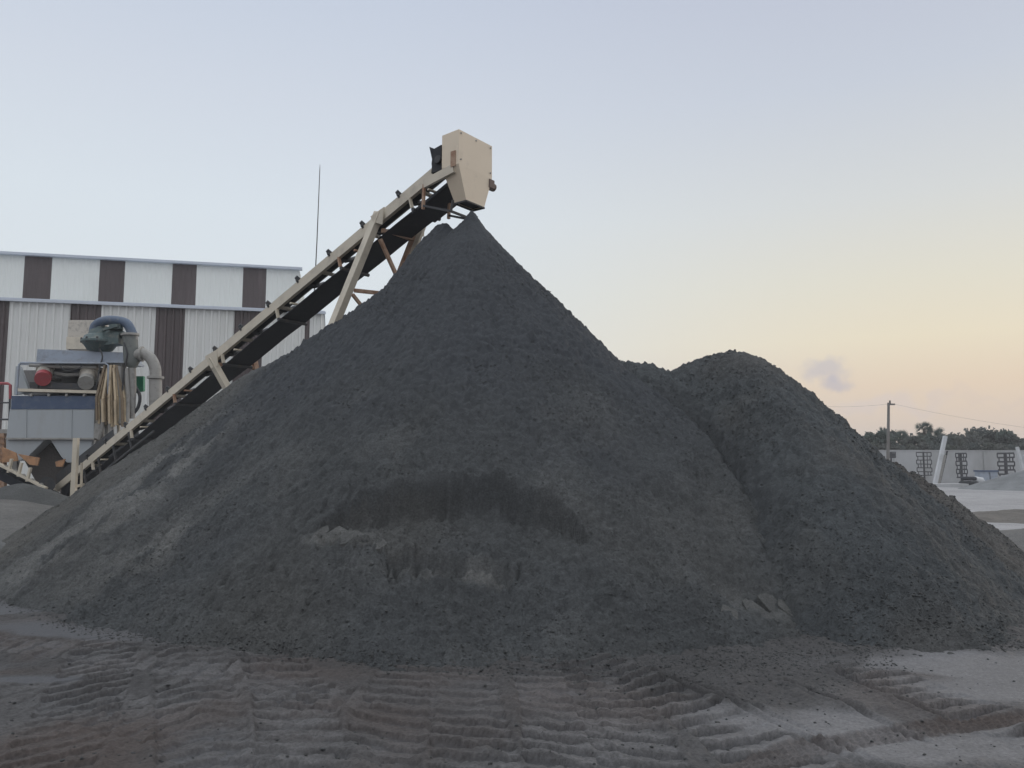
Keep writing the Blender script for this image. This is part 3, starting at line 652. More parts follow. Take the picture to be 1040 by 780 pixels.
# the troughed carrying strand and the flat return strand, one loop
m = MB(); prof = [(.06, .17), (.19, .10), (.45, .10), (.58, .17)]
vs = []
for s in (-.9, LC+.55):
    for (w, n_) in prof: vs.append(CP(s, w, n_))
    for (w, n_) in reversed(prof): vs.append(CP(s, w, n_-.012))
m.add(vs, [(i, (i+1) % 8, 8+(i+1) % 8, 8+i) for i in range(8)])
m.build('belt', BELT, cv)
m = MB()
ns = 28; vs = []
for i in range(ns+1):
    s = -.9+(LC+1.4)*i/ns; sag = -.02*abs(math.sin(math.pi*s/2.3))
    for w in (.04, W-.02):
        vs.append(CP(s, w, -.34+sag)); 
    for w in (W-.02, .04): vs.append(CP(s, w, -.352+sag))
for i in range(ns):
    for k in range(4): m.f.append((i*4+k, i*4+(k+1) % 4, (i+1)*4+(k+1) % 4, (i+1)*4+k))
m.v = [Vector(v) for v in vs]; m.build('return_belt', BELT, cv)
# edges of the belt hang as dark skirt under the carrying strand
for k in range(14):
    s = LC+.15-k*1.14
    if s < -.8: break
    m = MB(); m.bar(CP(s, -.02, .10), CP(s, -.02, .19), .05, .05, es); m.bar(CP(s, -.02, .08), CP(s, W+.02, .08), .05, .03, en); m.bar(CP(s, W+.02, .10), CP(s, W+.02, .19), .05, .05, es)
    idl = m.build('idler_bracket', DARKM, cv)
    m = MB(); m.tube([CP(s, -.035, .215), CP(s, .17, .07)], .045, 10); m.tube([CP(s, .19, .05), CP(s, .45, .05)], .04, 10); m.tube([CP(s, .47, .07), CP(s, W+.035, .215)], .045, 10)
    m.build('roller', DARKM, idl, smooth=True)
for k in range(8):
    s = LC-.75-k*2.28
    if s < -.5: break
    m = MB()
    for w in (0, W): m.bar(CP(s, w, -.11), CP(s-.02, w, -.34), .08, .03, es)
    m.bar(CP(s+.5, -.02, -.24), CP(s+.5, W, -.24), .04, .04, en)
    hg = m.build('return_hanger', RUST if k % 3 == 1 else BEIGE, cv)
    MB().tube([CP(s, -.03, -.385), CP(s, W+.03, -.385)], .04, 10).build('roller', DARKM, hg, smooth=True)
# head: chute, bracket, head drum, drive
T0 = P(466, 131, 14.15); CWD = 1.0; CLN = .42
z0 = T0.z; z1 = P(467, 166, 14.15).z; z2 = P(472, 199, 14.15).z
c00 = Vector((T0.x, T0.y, 0)); c01 = c00+ew*CWD; c10 = c00-eh*CLN; c11 = c10+ew*CWD
def zz(v, z): return Vector((v.x, v.y, z))
sh = .03
bot = [c00+ew*.26-eh*.03, c00+ew*.80-eh*.03, c10+ew*.80+eh*.10, c10+ew*.26+eh*.10]
m = MB()
top4 = [zz(c00, z0), zz(c01, z0), zz(c11, z0), zz(c10, z0-.02)]; mid4 = [zz(c00, z1), zz(c01, z1), zz(c11, z1), zz(c10, z1+.0)]; bot4 = [zz(b, z2) for b in bot]
m.add(top4+mid4+bot4, [(0,1,2,3),(0,4,5,1),(1,5,6,2),(3,7,4,0),(4,8,9,5),(5,9,10,6),(7,11,8,4),(6,10,11,7)])
ch = m.build('discharge_chute', BEIGE2, cv)
md = ch.modifiers.new('thick', 'SOLIDIFY'); md.thickness = .02; md.offset = -1
bv_ = ch.modifiers.new('bev', 'BEVEL'); bv_.width = .012; bv_.segments = 2; bv_.limit_method = 'ANGLE'
for (bx_, bz_) in ((.06, z0-.06), (.5, z0-.06), (.94, z0-.06), (.06, z1+.1), (.94, z1+.1)):
    q = zz(c00+ew*bx_*CWD, bz_); MB().tube([q, q+eh*.018], .016, 6).build('bolt', PIPEG, ch)
m = MB(); m.frame(zz((c00+c10)/2-ew*.008, z1+.12)+eh*.08, eh, ew, (0,0,1), .12, .012, .30); m.build('rusty_patch_plate', RUST, ch)
m = MB()
for a_, b_ in ((0,1),(1,2),(2,3),(3,0)): m.bar(bot4[a_]-Vector((0,0,.012)), bot4[b_]-Vector((0,0,.012)), .03, .025)
m.build('mouth_lip', DARKM, ch)
m = MB(); m.add([b+Vector((0,0,.02)) for b in bot4], [(0,1,2,3)]); m.build('chute_mouth', BELT, ch)
hd = zz(c10-eh*.12+ew*.5, P(452, 160, 14.4).z)
MB().tube([hd-ew*.40, hd+ew*.36], .24, 20).build('head_drum', BELT, cv, smooth=True)
MB().tube([hd-ew*.50, hd-ew*.40], .075, 12).build('drum_bearing', DARKM, cv, smooth=True)
bp0 = P(431, 187, 14.75); bp1 = P(461, 171, 14.25)
m = MB(); m.bar(bp0, bp1, .06, .17); m.build('chute_bracket', BEIGE, cv, bevel=.006)
for b_ in (bp0, bp0+ew*.74): MB().bar(b_, b_+Vector((-.02,0,-.50)), .05, .05, ew).build('guard_strut', RUST, cv)
m = MB(); m.bar(P(430,209,14.7), P(458,214.5,14.35), .04, .04); m.bar(P(458,215,14.35), P(460,203,14.3), .035, .035, ew); m.bar(P(430,209,14.7)+ew*.74, P(458,214.5,14.35)+ew*.74, .04, .04); m.bar(P(458,214.5,14.35), P(458,214.5,14.35)+ew*.74, .04, .04)
m.build('belt_scraper_frame', DARKM, cv)
q0 = P(437, 149, 14.7); m = MB()
m.prism([P(436,149,14.62), P(441,151,14.6), P(448,147,14.5), P(449,172,14.5), P(438,176,14.6), P(439,163,14.6)], ew*.7); m.build('rubber_skirt', BELT, cv)
q = P(495, 188, 15.0); m = MB(); m.frame(q, ew, eh, (0,0,1), .16, .24, .17); m.tube([q, q+ew*.2], .08, 12); m.build('drive_motor', mat('brown_motor_paint', (.12,.08,.065), .6, dirt=(.05,.04,.04), dscale=8), cv, bevel=.012)
# drum frame under the belt near the head
m = MB(); m.frame(CP(LC-.1, W/2, -.40), es, ew, en, 1.5, W-.06, .05); m.build('belt_guard', BELT, cv)
# main trestle: leaning legs across the conveyor, feet buried in the sand
def leg(m, p, q, w=.15, h=.17): m.bar(p, q, w, h, eh)
s1 = (P(384, 226, 16)-CA).dot(eh)/es.dot(eh)
Dn = 15.75
l0 = P(385, 222, Dn); l1 = l0+(P(347, 314, Dn+.0)-l0)*1.0
dirn = (l1-l0)
def drop(p, dr, z): return p+dr*((z-p.z)/dr.z)
f0 = P(426, 232, Dn+.62); fdir = (P(411, 270, Dn+.62)-f0)
nl = drop(l0, dirn, 1.0); fl = drop(f0, fdir, 1.0)
m = MB(); leg(m, l0+Vector((0,0,.12)), nl); m.build('trestle_leg', BEIGE, cv)
m = MB(); leg(m, f0+Vector((0,0,.12)), fl, .07, .17); m.build('trestle_leg', RUST, cv)
m = MB(); leg(m, f0+Vector((0,0,.12))+eh*.14, fl+eh*.14, .06, .17); m.build('trestle_leg', BEIGE, cv)
m = MB(); m.bar(P(388,234,Dn), P(421,243,Dn+.6), .07, .085); m.build('cross_brace', RUST, cv)
m = MB(); m.bar(P(386,243,Dn), P(405,285,Dn+.4), .06, .075); m.build('cross_brace', RUST, cv)
m = MB(); m.bar(P(360,295,Dn), P(398,299,Dn+.6), .06, .075); m.build('cross_brace', RUST, cv)
m = MB(); m.bar(P(358,299,Dn), P(373,318,Dn+.3), .05, .065); m.build('cross_brace', RUST, cv)
m = MB(); m.prism([P(376,220,Dn-.1), P(390,210,Dn-.1), P(388,228,Dn-.1), P(381,226,Dn-.1)], ew*.02); m.build('gusset_plate', BEIGE, cv)
m = MB(); m.prism([P(422,231,Dn+.55), P(431,226,Dn+.55), P(430,240,Dn+.55), P(421,240,Dn+.55)], ew*.02); m.build('gusset_plate', BEIGE, cv)
# lower trestle
De = 19.1; g0 = P(214, 364, De); g1 = P(234, 400, De-.0)
m = MB(); leg(m, g0, drop(g0, g1-g0, .6), .15, .16); m.build('trestle_leg', BEIGE, cv)
h0 = g0+ew*W*1.0; h1 = P(264, 392, De+1.1)
m = MB(); m.bar(P(258,366,De+.8), P(264,400,De+.9), .13, .13, eh); m.build('trestle_leg', RUST, cv)
m = MB(); m.bar(P(219,370,De), P(259,373,De+.8), .08, .09); m.build('cross_brace', RUST, cv)
m = MB(); m.prism([P(208,362,De-.08), P(220,355,De-.08), P(221,372,De-.08), P(214,374,De-.08)], ew*.02); m.build('gusset_plate', BEIGE, cv)
# foot of the conveyor
pa = P(77.5, 445, 22.6); pb = P(75.5, 503, 22.6)
m = MB(); m.bar(pa, Vector((pb.x-.02, pb.y, 0)), .13, .13, (0,1,0)); m.build('tail_post', BEIGE, cv)
m = MB(); m.bar(P(83,470,22.9)+Vector((0,0,0)), Vector((P(83,500,22.9).x, 22.9, .2)), .05, .05, (0,1,0)); m.bar(P(76,494,22.6), P(86,492,23.2), .1, .06)
m.build('tail_brace', BEIGE, cv)
m = MB(); m.bar(CP(-2.8, 0, -.02), CP(-1.5, 0, -.02), .07, .16, en); m.bar(CP(-2.8, W, -.02), CP(-1.5, W, -.02), .07, .16, en); m.build('tail_frame', BEIGE, cv)
MB().tube([CP(-1.0, .02, -.17), CP(-1.0, W-.02, -.17)], .27, 18).build('tail_drum', BELT, cv, smooth=True)
m = MB()
for w in (.0, W-.02): m.add([CP(-1.4, w, .10), CP(2.2, w, .10), CP(2.2, w-.0, .32), CP(-1.4, w, .42)]+[CP(-1.4, w+.02, .10), CP(2.2, w+.02, .10), CP(2.2, w+.02, .32), CP(-1.4, w+.02, .42)], [(0,1,2,3),(4,5,6,7),(0,1,5,4),(1,2,6,5),(2,3,7,6),(3,0,4,7)])
m.build('feed_skirt', DARKM, cv)
m = MB()
for k in range(4): m.bar(CP(.3+k*.9, 0, -.12), CP(.3+k*.9, 0, -.62), .05, .05, es)
m.bar(CP(-.4, 0, -.62), CP(4.2, 0, -.62), .05, .05, en); m.build('tail_guard_frame', DARKM, cv)

# ------------------------------------------------------------------ washing plant at the left
MD = 24.2
def Q(x, y, d=0): return P(x, y, MD+d)
def slab(name, poly, d0, dep, mt, par, **k):
    return MB().prism([Q(x, y, d0) for x, y in poly], (0, dep, 0)).build(name, mt, par, **k)
wp = empty('washing_plant', tuple(Q(50, 480).xy)+(0,)); tag(wp, 'pale grey and navy sand washing plant with screen motors, pump and pipes beside the shed', 'machine')
tk = slab('tank', [(10,415),(96,415),(95,446),(6,446)], 0, 2.0, TANKG, wp, bevel=.015)
slab('navy_band', [(11.5,402),(96.5,402),(96.5,415.5),(11,415.5)], -.02, 2.03, NAVY, wp, bevel=.008)
slab('tank_rim', [(18,394.5),(98,396.5),(98,399.5),(18,397.5)], -.12, .35, BEIGE, wp)
slab('screen_deck_side', [(16,372),(20,372),(30,399),(14,401)], .1, .12, TANKG, wp)
slab('screen_box', [(24,376),(98,376),(98,401),(24,401)], .9, 1.0, mat('grimy_screen_box', (.17,.165,.16), .7, dirt=(.07,.065,.06), dscale=5), wp)
# two conical bottoms with the dark gap between
slab('hopper_bottom', [(6,446.5),(46,446.5),(28,464),(20,468),(10,468),(6,462)], .08, 1.8, TANKG, wp, bevel=.03)
slab('hopper_bottom', [(51,446.5),(94,446.5),(92,458),(80,470),(68,470),(62,464)], .08, 1.8, TANKG, wp, bevel=.03)
slab('tank_lip', [(5.5,444.6),(95.5,444.6),(95.5,446.4),(5.5,446.4)], -.03, .1, PIPEG, wp)
slab('gravel_chute', [(48,446.5),(66,470),(60,492),(38,492),(25,468)], .5, .9, WOVEN, wp)
for x in (12, 90): slab('plant_leg', [(x,462),(x+5,462),(x+5,520),(x,520)], .7, .16, PIPEG, wp)
# handrail
m = MB(); m.tube([Q(17,401,-.1), Q(19,372,-.1), Q(21,368.5,-.1), Q(60,368.5,-.1), Q(107,369,-.1), Q(110,371,-.1), Q(110,400,-.1)], .032, 8)
m.build('handrail', BLUEG, wp, smooth=True)
MB().tube([Q(17,401,1.8), Q(19,370,1.8), Q(106,370,1.8), Q(109,401,1.8)], .028, 8).build('handrail', BLUEG, wp, smooth=True)
# launder beam
slab('launder', [(37,363),(130,366),(130,368.5),(37,367.5)], -.05, 1.1, BLUEG, wp)
slab('launder_top', [(38,354.5),(128,358),(129,366),(37,363)], .15, 1.0, BLUEG, wp, bevel=.01)
for x in (40, 84, 124): slab('launder_post', [(x,367),(x+3,367),(x+3,396),(x,396)], .3, .1, PIPEG, wp)
slab('rib_row', [(52,372),(98,372),(98,378),(52,378)], .3, .4, DARKM, wp)
def motor(x, y, capm):
    a = Q(x+5, y-15, .55); b = Q(x+.5, y-2, .05); c_ = Q(x-.8, y+1, -.18); m = MB()
    m.tube([a, a.lerp(b, .25), a.lerp(b, .26), a.lerp(b, .6), a.lerp(b, .61), b], [.22, .22, .27, .27, .23, .23], 18); mo = m.build('screen_motor', CREAM, wp, smooth=True)
    MB().tube([b+(b-a)*.01, c_], [.235, .225], 18).build('motor_cap', capm, mo, smooth=True)
    m = MB(); m.frame((a+b)/2+Vector((0,.25,-.28)), (1,0,0), (0,1,0), (0,0,1), .42, .5, .08); m.build('motor_mount', PIPEG, mo)
motor(44, 384, RED); motor(88, 388, PIPEG)
m = MB(); m.tube([Q(55,379,.3), Q(68,381,.3), Q(82,380,.3)], .06, 8); m.tube([Q(50,372,.3), Q(95,374,.3)], .05, 8); m.build('drive_shaft', PIPEG, wp, smooth=True)
slab('deck_plate', [(30,388),(98,390),(98,396),(30,394)], .0, .9, DARKM, wp)
# cream feed box
m = MB(); fp = [Q(69.5,325,1.3), Q(96,325,1.3), Q(96,354,1.3), Q(67.5,354,1.3)]
m.prism(fp, (0,.9,0)); fb = m.build('feed_box', CREAM, wp, bevel=.02)
m = MB(); m.prism([Q(67.5,342,1.22), Q(96,343,1.22), Q(96,354.5,1.22), Q(67,354.5,1.22)], (0,.07,0)); m.build('feed_box_flange', BEIGE, fb)
# slurry pump with pulley housing
pc = Q(102, 345, .3); m = MB()
prof = [(-.40, .18), (-.34, .36), (-.14, .50), (-.10, .56), (-.04, .56), (0, .50), (.10, .46), (.16, .36), (.30, .32), (.34, .22), (.42, .20)]
for (z, r_) in [(0,0)]: pass
m.tube([pc+Vector((0,0,z)) for z, r_ in prof], [r_ for z, r_ in prof], 24); pu = m.build('slurry_pump', TEAL, wp, smooth=True)
for k in range(10):
    an = k*math.pi/5; MB().tube([pc+Vector((math.cos(an)*.53, math.sin(an)*.53, -.14)), pc+Vector((math.cos(an)*.53, math.sin(an)*.53, .02))], .03, 6).build('bolt', DARKM, pu)
m = MB(); m.tube([Q(108,342,.3), Q(118,338,.2), Q(126,342,.2)], [.22, .19, .14], 14); m.frame(Q(117,345,.2), (1,0,.1), (0,1,0), (0,0,1), .45, .5, .35); m.build('pump_motor', TEAL, wp, smooth=True)
def arc(pts, n=8): return [Vector(p) for p in smooth_poly(pts, n)]
m = MB(); m.tube(arc([tuple(Q(94.5,342,.2)), tuple(Q(97,331,.2)), tuple(Q(106,326,.15)), tuple(Q(118,325.5,.1)), tuple(Q(129,329,.1)), tuple(Q(135,340,.1))]), .145, 14); m.build('blue_hose', HOSE, wp, smooth=True)
def flange(c_, r_, h_=.05, ax=(0,0,1), par=None, nm='flange'):
    ax = Vector(ax).normalized(); return MB().tube([Vector(c_)-ax*h_/2, Vector(c_)+ax*h_/2], r_, 20).build(nm, PIPEG, par, smooth=True)
flange(Q(132,340,.1), .27, .07, (-.05,0,1), wp)
MB().tube([Q(132,341,.1), Q(133,358,.1), Q(134,368,.1), Q(135,374,.1)], [.22,.22,.24,.10], 16).build('cyclone_body', mat('grimy_green_grey', (.15,.16,.15), .6, dirt=(.07,.08,.08), dscale=7), wp, smooth=True)
MB().tube([Q(134,374,.1), Q(135,395,.1), Q(134,425,.2)], [.12,.10,.09], 12).build('cyclone_spigot', PIPEG, wp, smooth=True)
m = MB(); m.tube(arc([tuple(Q(136,362,.1)), tuple(Q(145,359,.1)), tuple(Q(153,364,.1)), tuple(Q(157.5,374,.1)), tuple(Q(158,384,.1))]), .17, 16); el = m.build('elbow_pipe', PIPEG, wp, smooth=True)
m = MB(); m.tube([Q(158,385,.1), Q(158,414,.1)], .185, 16); m.build('down_pipe', PIPEG, wp, smooth=True)
flange(Q(158,383.5,.1), .25, .07, (0,0,1), wp); flange(Q(144,359.5,.1), .24, .06, (1,0,0), wp)
# tan strips hanging in a fan
for k in range(14):
    x0 = 107+k*1.0; x1 = 98.5+k*2.15+(k % 3)*.5; y0 = 371+(k % 2)*3; y1 = 427+(k*7 % 5)*1.6
    m = MB(); m.bar(Q(x0, y0, -.05+.07*(k % 3)), Q(x1, (y0+y1)/2+4, -.16+.1*(k % 3)), .06, .10+.05*(k % 3), (0,1,0)); m.bar(Q(x1, (y0+y1)/2+4, -.16+.1*(k % 3)), Q(x1+.6, y1, -.12+.09*(k % 3)), .06, .12+.05*(k % 2), (0,1,0))
    m.build('hanging_hose', STRIP if k % 4 else mat('dark_tan_strip', (.20,.15,.10), .7, dirt=(.08,.06,.05), dscale=7), wp)
slab('hose_backing', [(102,376),(130,376),(130,424),(102,424)], .5, .3, DARKM, wp)
for x in (101, 106, 126): slab('frame_post', [(x,424),(x+3,424),(x+3,520),(x,520)], .1, .1, PIPEG, wp)
m = MB(); m.tube([Q(121,372,0), Q(122,395,0), Q(123,430,0)], .1, 10); m.tube([Q(128,374,-.05), Q(130,400,0), Q(129,428,0)], .07, 10); m.build('vertical_pipes', PIPEG, wp, smooth=True)
slab('junction_plate', [(136,382),(145.5,382),(145.5,397),(137,399)], .9, .12, GREEN, wp, label='small green plate')
m = MB(); m.bar(Q(98,431,.2), Q(130,431,.2), .06, .08, (0,1,0)); m.bar(Q(100,446,.2), Q(92,464,.2), .06, .07, (0,1,0)); m.build('lower_braces', PIPEG, wp)

# clutter of the plant: cables, small pipes, brackets, drips
def tb(nm, pts_, r_, mt_): MB().tube(arc([tuple(Q(*p_)) for p_ in pts_], 6), r_, 8).build(nm, mt_, wp, smooth=True)
tb('cable', [(100,352,.0),(104,362,-.1),(101,374,-.1),(98,392,-.1)], .022, DARKM)
tb('cable', [(60,370,-.1),(66,376,-.12),(78,375,-.12),(84,371,-.1)], .018, DARKM)
tb('cable', [(126,348,-.1),(129,360,-.15),(126,378,-.1),(124,400,-.1)], .025, DARKM)
tb('spray_pipe', [(30,371,.1),(60,372.5,.1),(98,373,.1)], .05, PIPEG)
tb('water_pipe', [(98,404,.0),(104,410,-.05),(104,432,-.05),(100,446,0)], .06, PIPEG)
tb('water_pipe', [(112,428,0),(113,445,0),(108,462,0)], .075, PIPEG)
tb('water_pipe', [(120,426,.3),(121,452,.3),(121,480,.3)], .05, BEIGE)
tb('hose', [(137,392,.3),(142,402,.2),(140,414,.2),(132,424,.2)], .05, DARKM)
for x in (30, 48, 66, 84): slab('tank_bolt_plate', [(x,399.5),(x+2.4,399.5),(x+2.4,402.5),(x,402.5)], -.07, .05, PIPEG, wp)
for x in (26, 72): slab('stiffener', [(x,416),(x+1,416),(x+.6,445),(x-.4,445)], -.025, .03, TANKG, wp)
slab('spring_mount', [(34,391),(38,391),(38,396),(34,396)], -.05, .12, DARKM, wp); slab('spring_mount', [(78,392),(82,392),(82,397),(78,397)], -.05, .12, DARKM, wp)
slab('side_bracket', [(96,430),(103,430),(98,445),(95,445)], .0, .1, PIPEG, wp); slab('side_bracket', [(99,418),(130,420),(130,424),(99,422)], -.02, .08, PIPEG, wp)
slab('wet_apron', [(92,447),(97,447),(84,472),(78,472)], .3, .9, DARKM, wp)
m = MB(); m.tube([Q(118,335,.1), Q(118,330,.1)], .2, 12); m.frame(Q(112,333,-.1), (1,0,.3), (0,1,0), (0,0,1), .5, .1, .08); m.build('pump_guard', TEAL, wp)
MB().tube([Q(137,345,.1), Q(137,341,.1)], .09, 10).build('valve', PIPEG, wp, smooth=True)

# side platform with red rail, far left
sp_ = empty('access_platform', tuple(Q(-8, 480).xy)+(0,)); tag(sp_, 'steel access platform with a red top handrail at the left edge of the washing plant', 'platform')
m = MB(); m.tube([Q(-30,389,.6), Q(8,389.5,.6), Q(10.5,391,.6), Q(10.5,405,.6)], .045, 8); m.build('red_handrail', RED, sp_, smooth=True)
m = MB(); m.tube([Q(10,405,.6), Q(9,440,.6)], .03, 8); m.tube([Q(-30,409,.6), Q(10,409,.6)], .025, 8); m.tube([Q(-30,426,.6), Q(9,426,.6)], .03, 8)
for x in (-12, -28): m.tube([Q(x,389,.6), Q(x,440,.6)], .03, 8)
m.build('lower_rails', DARKM, sp_)
slab('platform_deck', [(-36,436),(8,436),(7,440),(-36,440)], .5, 1.2, PIPEG, sp_)
slab('platform_post', [(-1,440),(4,440),(4,520),(-1,520)], .5, .15, RUST, sp_); slab('platform_post', [(-34,440),(-30,440),(-30,520),(-34,520)], .5, .15, RUST, sp_)
for k in range(5): MB().bar(Q(-3, 444+k*6, .45), Q(5, 444+k*6, .45), .03, .05, (0,1,0)).build('ladder_rung', ORNG, sp_)

# feed conveyor running up to the left, orange chute plates
fc = empty('feed_conveyor', tuple(Q(30, 490).xy)+(0,)); tag(fc, 'short rusty feed conveyor sloping down under the washing plant hopper', 'conveyor')
m = MB(); m.bar(Q(47,496,-1.0), Q(-25,459,-1.0), .06, .16, (0,1,0)); m.build('side_beam', BEIGE, fc)
m = MB(); m.bar(Q(47,496,-.2), Q(-25,459,-.2), .06, .16, (0,1,0)); m.build('side_beam', RUST, fc)
m = MB(); m.prism([Q(50,503,-.95), Q(-25,466,-.95), Q(-25,475,-.95), Q(44,510,-.95)], (0,.7,0)); m.build('belt', BELT, fc)
for x, y in ((20,470),(29,475),(10,466)):
    m = MB(); m.bar(Q(x+2,y,-1.02), Q(x-1.5,y+14,-1.02), .06, .09, (0,1,0)); m.build('side_strut', BEIGE, fc)
m = MB(); m.prism([Q(18,461,-.6), Q(40,465,-.6), Q(38,473,-.6), Q(30,472,-.6)], (0,.05,0)); m.build('chute_plate', ORNG, fc)
m = MB(); m.prism([Q(2,454,-.5), Q(16,460,-.5), Q(18,468,-.5), Q(2,470,-.5)], (0,.05,0)); m.build('chute_plate', ORNG, fc)
m = MB(); m.prism([Q(56,469,-.3), Q(66,466,-.3), Q(63,474,-.3), Q(57,474,-.3)], (0,.05,0)); m.build('chute_plate', ORNG, fc)
m = MB(); m.tube([Q(48,492,-.9), Q(48,492,-.1)], .22, 14); m.build('tail_drum', DARKM, fc, smooth=True)
for k in range(5):
    MB().tube([Q(6+k*9,474+k*4.6,-1.0), Q(6+k*9,474+k*4.6,-.2)], .06, 10).build('roller', PIPEG, fc, smooth=True)

# ------------------------------------------------------------------ far yard: wall, lattices, poles, cabinet
wa = P(840, 458, 70); wb = P(1400, 458, 78); ztop = P(1000, 458.3, 73).z
bw = empty('boundary_wall', ((wa.x+wb.x)/2, (wa.y+wb.y)/2, 0)); tag(bw, 'long pale concrete boundary wall across the far side of the yard', 'wall')
dv = Vector((wb.x-wa.x, wb.y-wa.y, 0)); Lw = dv.length; dv.normalize(); nv_ = Vector((dv.y, -dv.x, 0)); nv_ = nv_ if nv_.y < 0 else -nv_
a0 = Vector((wa.x, wa.y, 0))
MB().frame(a0+dv*Lw/2+Vector((0,0,ztop/2)), dv, nv_, (0,0,1), Lw, .18, ztop).build('wall_face', CONC, bw)
MB().frame(a0+dv*Lw/2+Vector((0,0,ztop+.04)), dv, nv_, (0,0,1), Lw, .26, .08).build('coping', CONC, bw)
for k in range(12):
    MB().frame(a0+dv*(2+k*4.4)+nv_*.14+Vector((0,0,ztop/2-.05)), dv, nv_, (0,0,1), .22, .12, ztop-.1).build('wall_post', CONC, bw)
def lattice(px, wpx, y0, y1, label, dens):
    Dd = 69.2; c0 = P(px, y1, Dd); top = P(px, y0, Dd); w = wpx/F*Dd; h = top.z-c0.z; root = empty('steel_rack', (c0.x, c0.y, 0))
    tag(root, label, 'rack', 'dark lattice racks standing against the far wall'); R_ = random.Random(px)
    MB().tube([(c0.x, c0.y, 0), (c0.x, c0.y, top.z)], .09*dens, 6).build('post', IRON, root)
    n = 7
    for k in range(n):
        z = c0.z+.1+(h-.15)*k/(n-1)
        MB().bar((c0.x-w/2, c0.y-.06, z), (c0.x+w/2, c0.y-.06, z+R_.uniform(-.03, .03)), .06, .10*dens).build('rung', IRON, root)
    m = MB()
    for k in range(n-1):
        z = c0.z+.1+(h-.15)*k/(n-1); z2_ = c0.z+.1+(h-.15)*(k+1)/(n-1)
        for sx in ((-1, -.45), (1, .45)):
            xx = c0.x+w/2*(sx[0] if (k % 2) else sx[0]*.82); MB().bar((xx, c0.y-.06, z), (xx, c0.y-.06, z2_), .05, .07*dens, (0,1,0)).build('side_bar', IRON, root)
            if R_.random() < .5: MB().bar((c0.x+w/2*sx[1], c0.y-.06, z), (c0.x+w/2*sx[1], c0.y-.06, z2_), .05, .06*dens, (0,1,0)).build('side_bar', IRON, root)
lattice(905, 9, 459, 466, 'leftmost dark rack half hidden behind the lower mound crest', .8)
lattice(939, 15, 459, 484, 'slender dark rack on the far wall left of the leaning pale beam', .8)
lattice(977, 11, 460, 486, 'narrow dark rack on the far wall between the leaning beam and the cabinet', 1.25)
lattice(1022.5, 17, 460, 487, 'heavy dark rack on the far wall right of the cabinet', 1.5)
t = empty('leaning_beam', tuple(P(950, 493, 60).xy)+(0,)); tag(t, 'pale leaning steel beam with a prop, standing in front of the far wall', 'beam')
g_ = P(949, 493, 60); MB().bar(Vector((g_.x, g_.y, 0)), P(960, 443, 60), .24, .26, (0,1,0)).build('beam', WHITE, t)
MB().bar(Vector((P(955,493,60).x, 60.3, 0)), P(959.5, 462, 60.3), .18, .18, (0,1,0)).build('prop', PIPEG, t)
MB().bar(Vector((P(958,490,60).x, 60.6, 0)), P(962, 458, 60.6), .1, .1, (0,1,0)).build('rear_prop', DARKM, t)
t = empty('leaning_beam', tuple(P(1036, 480, 60).xy)+(0,)); tag(t, 'pale leaning beam at the right edge above the gravel heap', 'beam')
MB().bar(Vector((P(1043,493,60).x, 60, 0)), P(1033, 454, 60), .18, .2, (0,1,0)).build('beam', WHITE, t)
MB().bar(Vector((P(1046,493,60).x, 60.3, 0)), P(1040, 462, 60.3), .12, .12, (0,1,0)).build('prop', WHITE, t)
MB().box(Vector((P(953,495,58).x, 57.5, .12)), 3.2, 1.2, .24).build('concrete_slab', CONC); tag(bpy.data.objects['concrete_slab'], 'low pale slab at the foot of the leaning beam', 'slab')
t = empty('storage_cabinet', tuple(P(1005, 490, 64).xy)+(0,)); tag(t, 'blue grey metal cabinet with a darker lid behind the gravel heap', 'cabinet')
c0 = P(998, 494, 64); c1 = P(1013, 479, 64)
MB().box(((c0.x+c1.x)/2, 64.5, c1.z/2), c1.x-c0.x, 1.0, c1.z).build('body', BLUEG, t)
MB().box(((c0.x+c1.x)/2, 64.5, c1.z+.05), (c1.x-c0.x)*1.08, 1.15, .12).build('lid', NAVY, t)
MB().box(((c0.x+c1.x)/2, 63.97, c1.z/2), .03, .03, c1.z*.9).build('door_seam', DARKM, t)
t = empty('scrap_tyres', tuple(P(984, 492, 62).xy)+(0,)); tag(t, 'few dark tyres and a pale sack heaped left of the cabinet', 'tyres')
for i, (x, y, zr_) in enumerate(((982,492,.0),(986,492,.0),(984,490,.35))):
    p = P(x, y, 62); m = MB(); ring = [Vector((p.x+.42*math.cos(a)*1, 62+.42*math.sin(a), .18+zr_)) for a in [k*math.pi/7 for k in range(15)]]
    m.tube(ring, .15, 8, cap=False); m.build('tyre', BELT, t, smooth=True)
p = P(994, 493, 62); MB().tube([Vector((p.x-.5, 62, .2)), Vector((p.x-.2, 62, .38)), Vector((p.x+.25, 62, .32)), Vector((p.x+.5, 62, .15))], [.12,.34,.3,.1], 10).build('sack', WHITE, t, smooth=True)
# utility pole and its wires
pp = P(901, 455, 58); pt = P(902.5, 409, 58)
t = empty('utility_pole', (pp.x, pp.y, 0)); tag(t, 'weathered utility pole with a short crossarm behind the lower mound', 'pole')
MB().tube([(pp.x-.1, pp.y, 0), pt], [.13,.09], 10).build('post', WOOD, t, smooth=True)
MB().bar(pt+Vector((-.1,0,-.12)), pt+Vector((.45,0,-.12)), .1, .12).build('crossarm', WOOD, t)
MB().tube([pt+Vector((.1,-.0,-.06)), pt+Vector((.1,0,.16))], .06, 8).build('insulator', DARKM, t)
def wire(p, q, sag, label):
    pts = [p.lerp(q, k/20)+Vector((0,0,-sag*4*(k/20)*(1-k/20))) for k in range(21)]
    o = MB().tube(pts, .005, 5).build('overhead_wire', DARKM); tag(o, label, 'wire')
wire(pt+Vector((.4,0,-.1)), P(1120, 443, 52), .25, 'thin overhead wire running right from the utility pole')
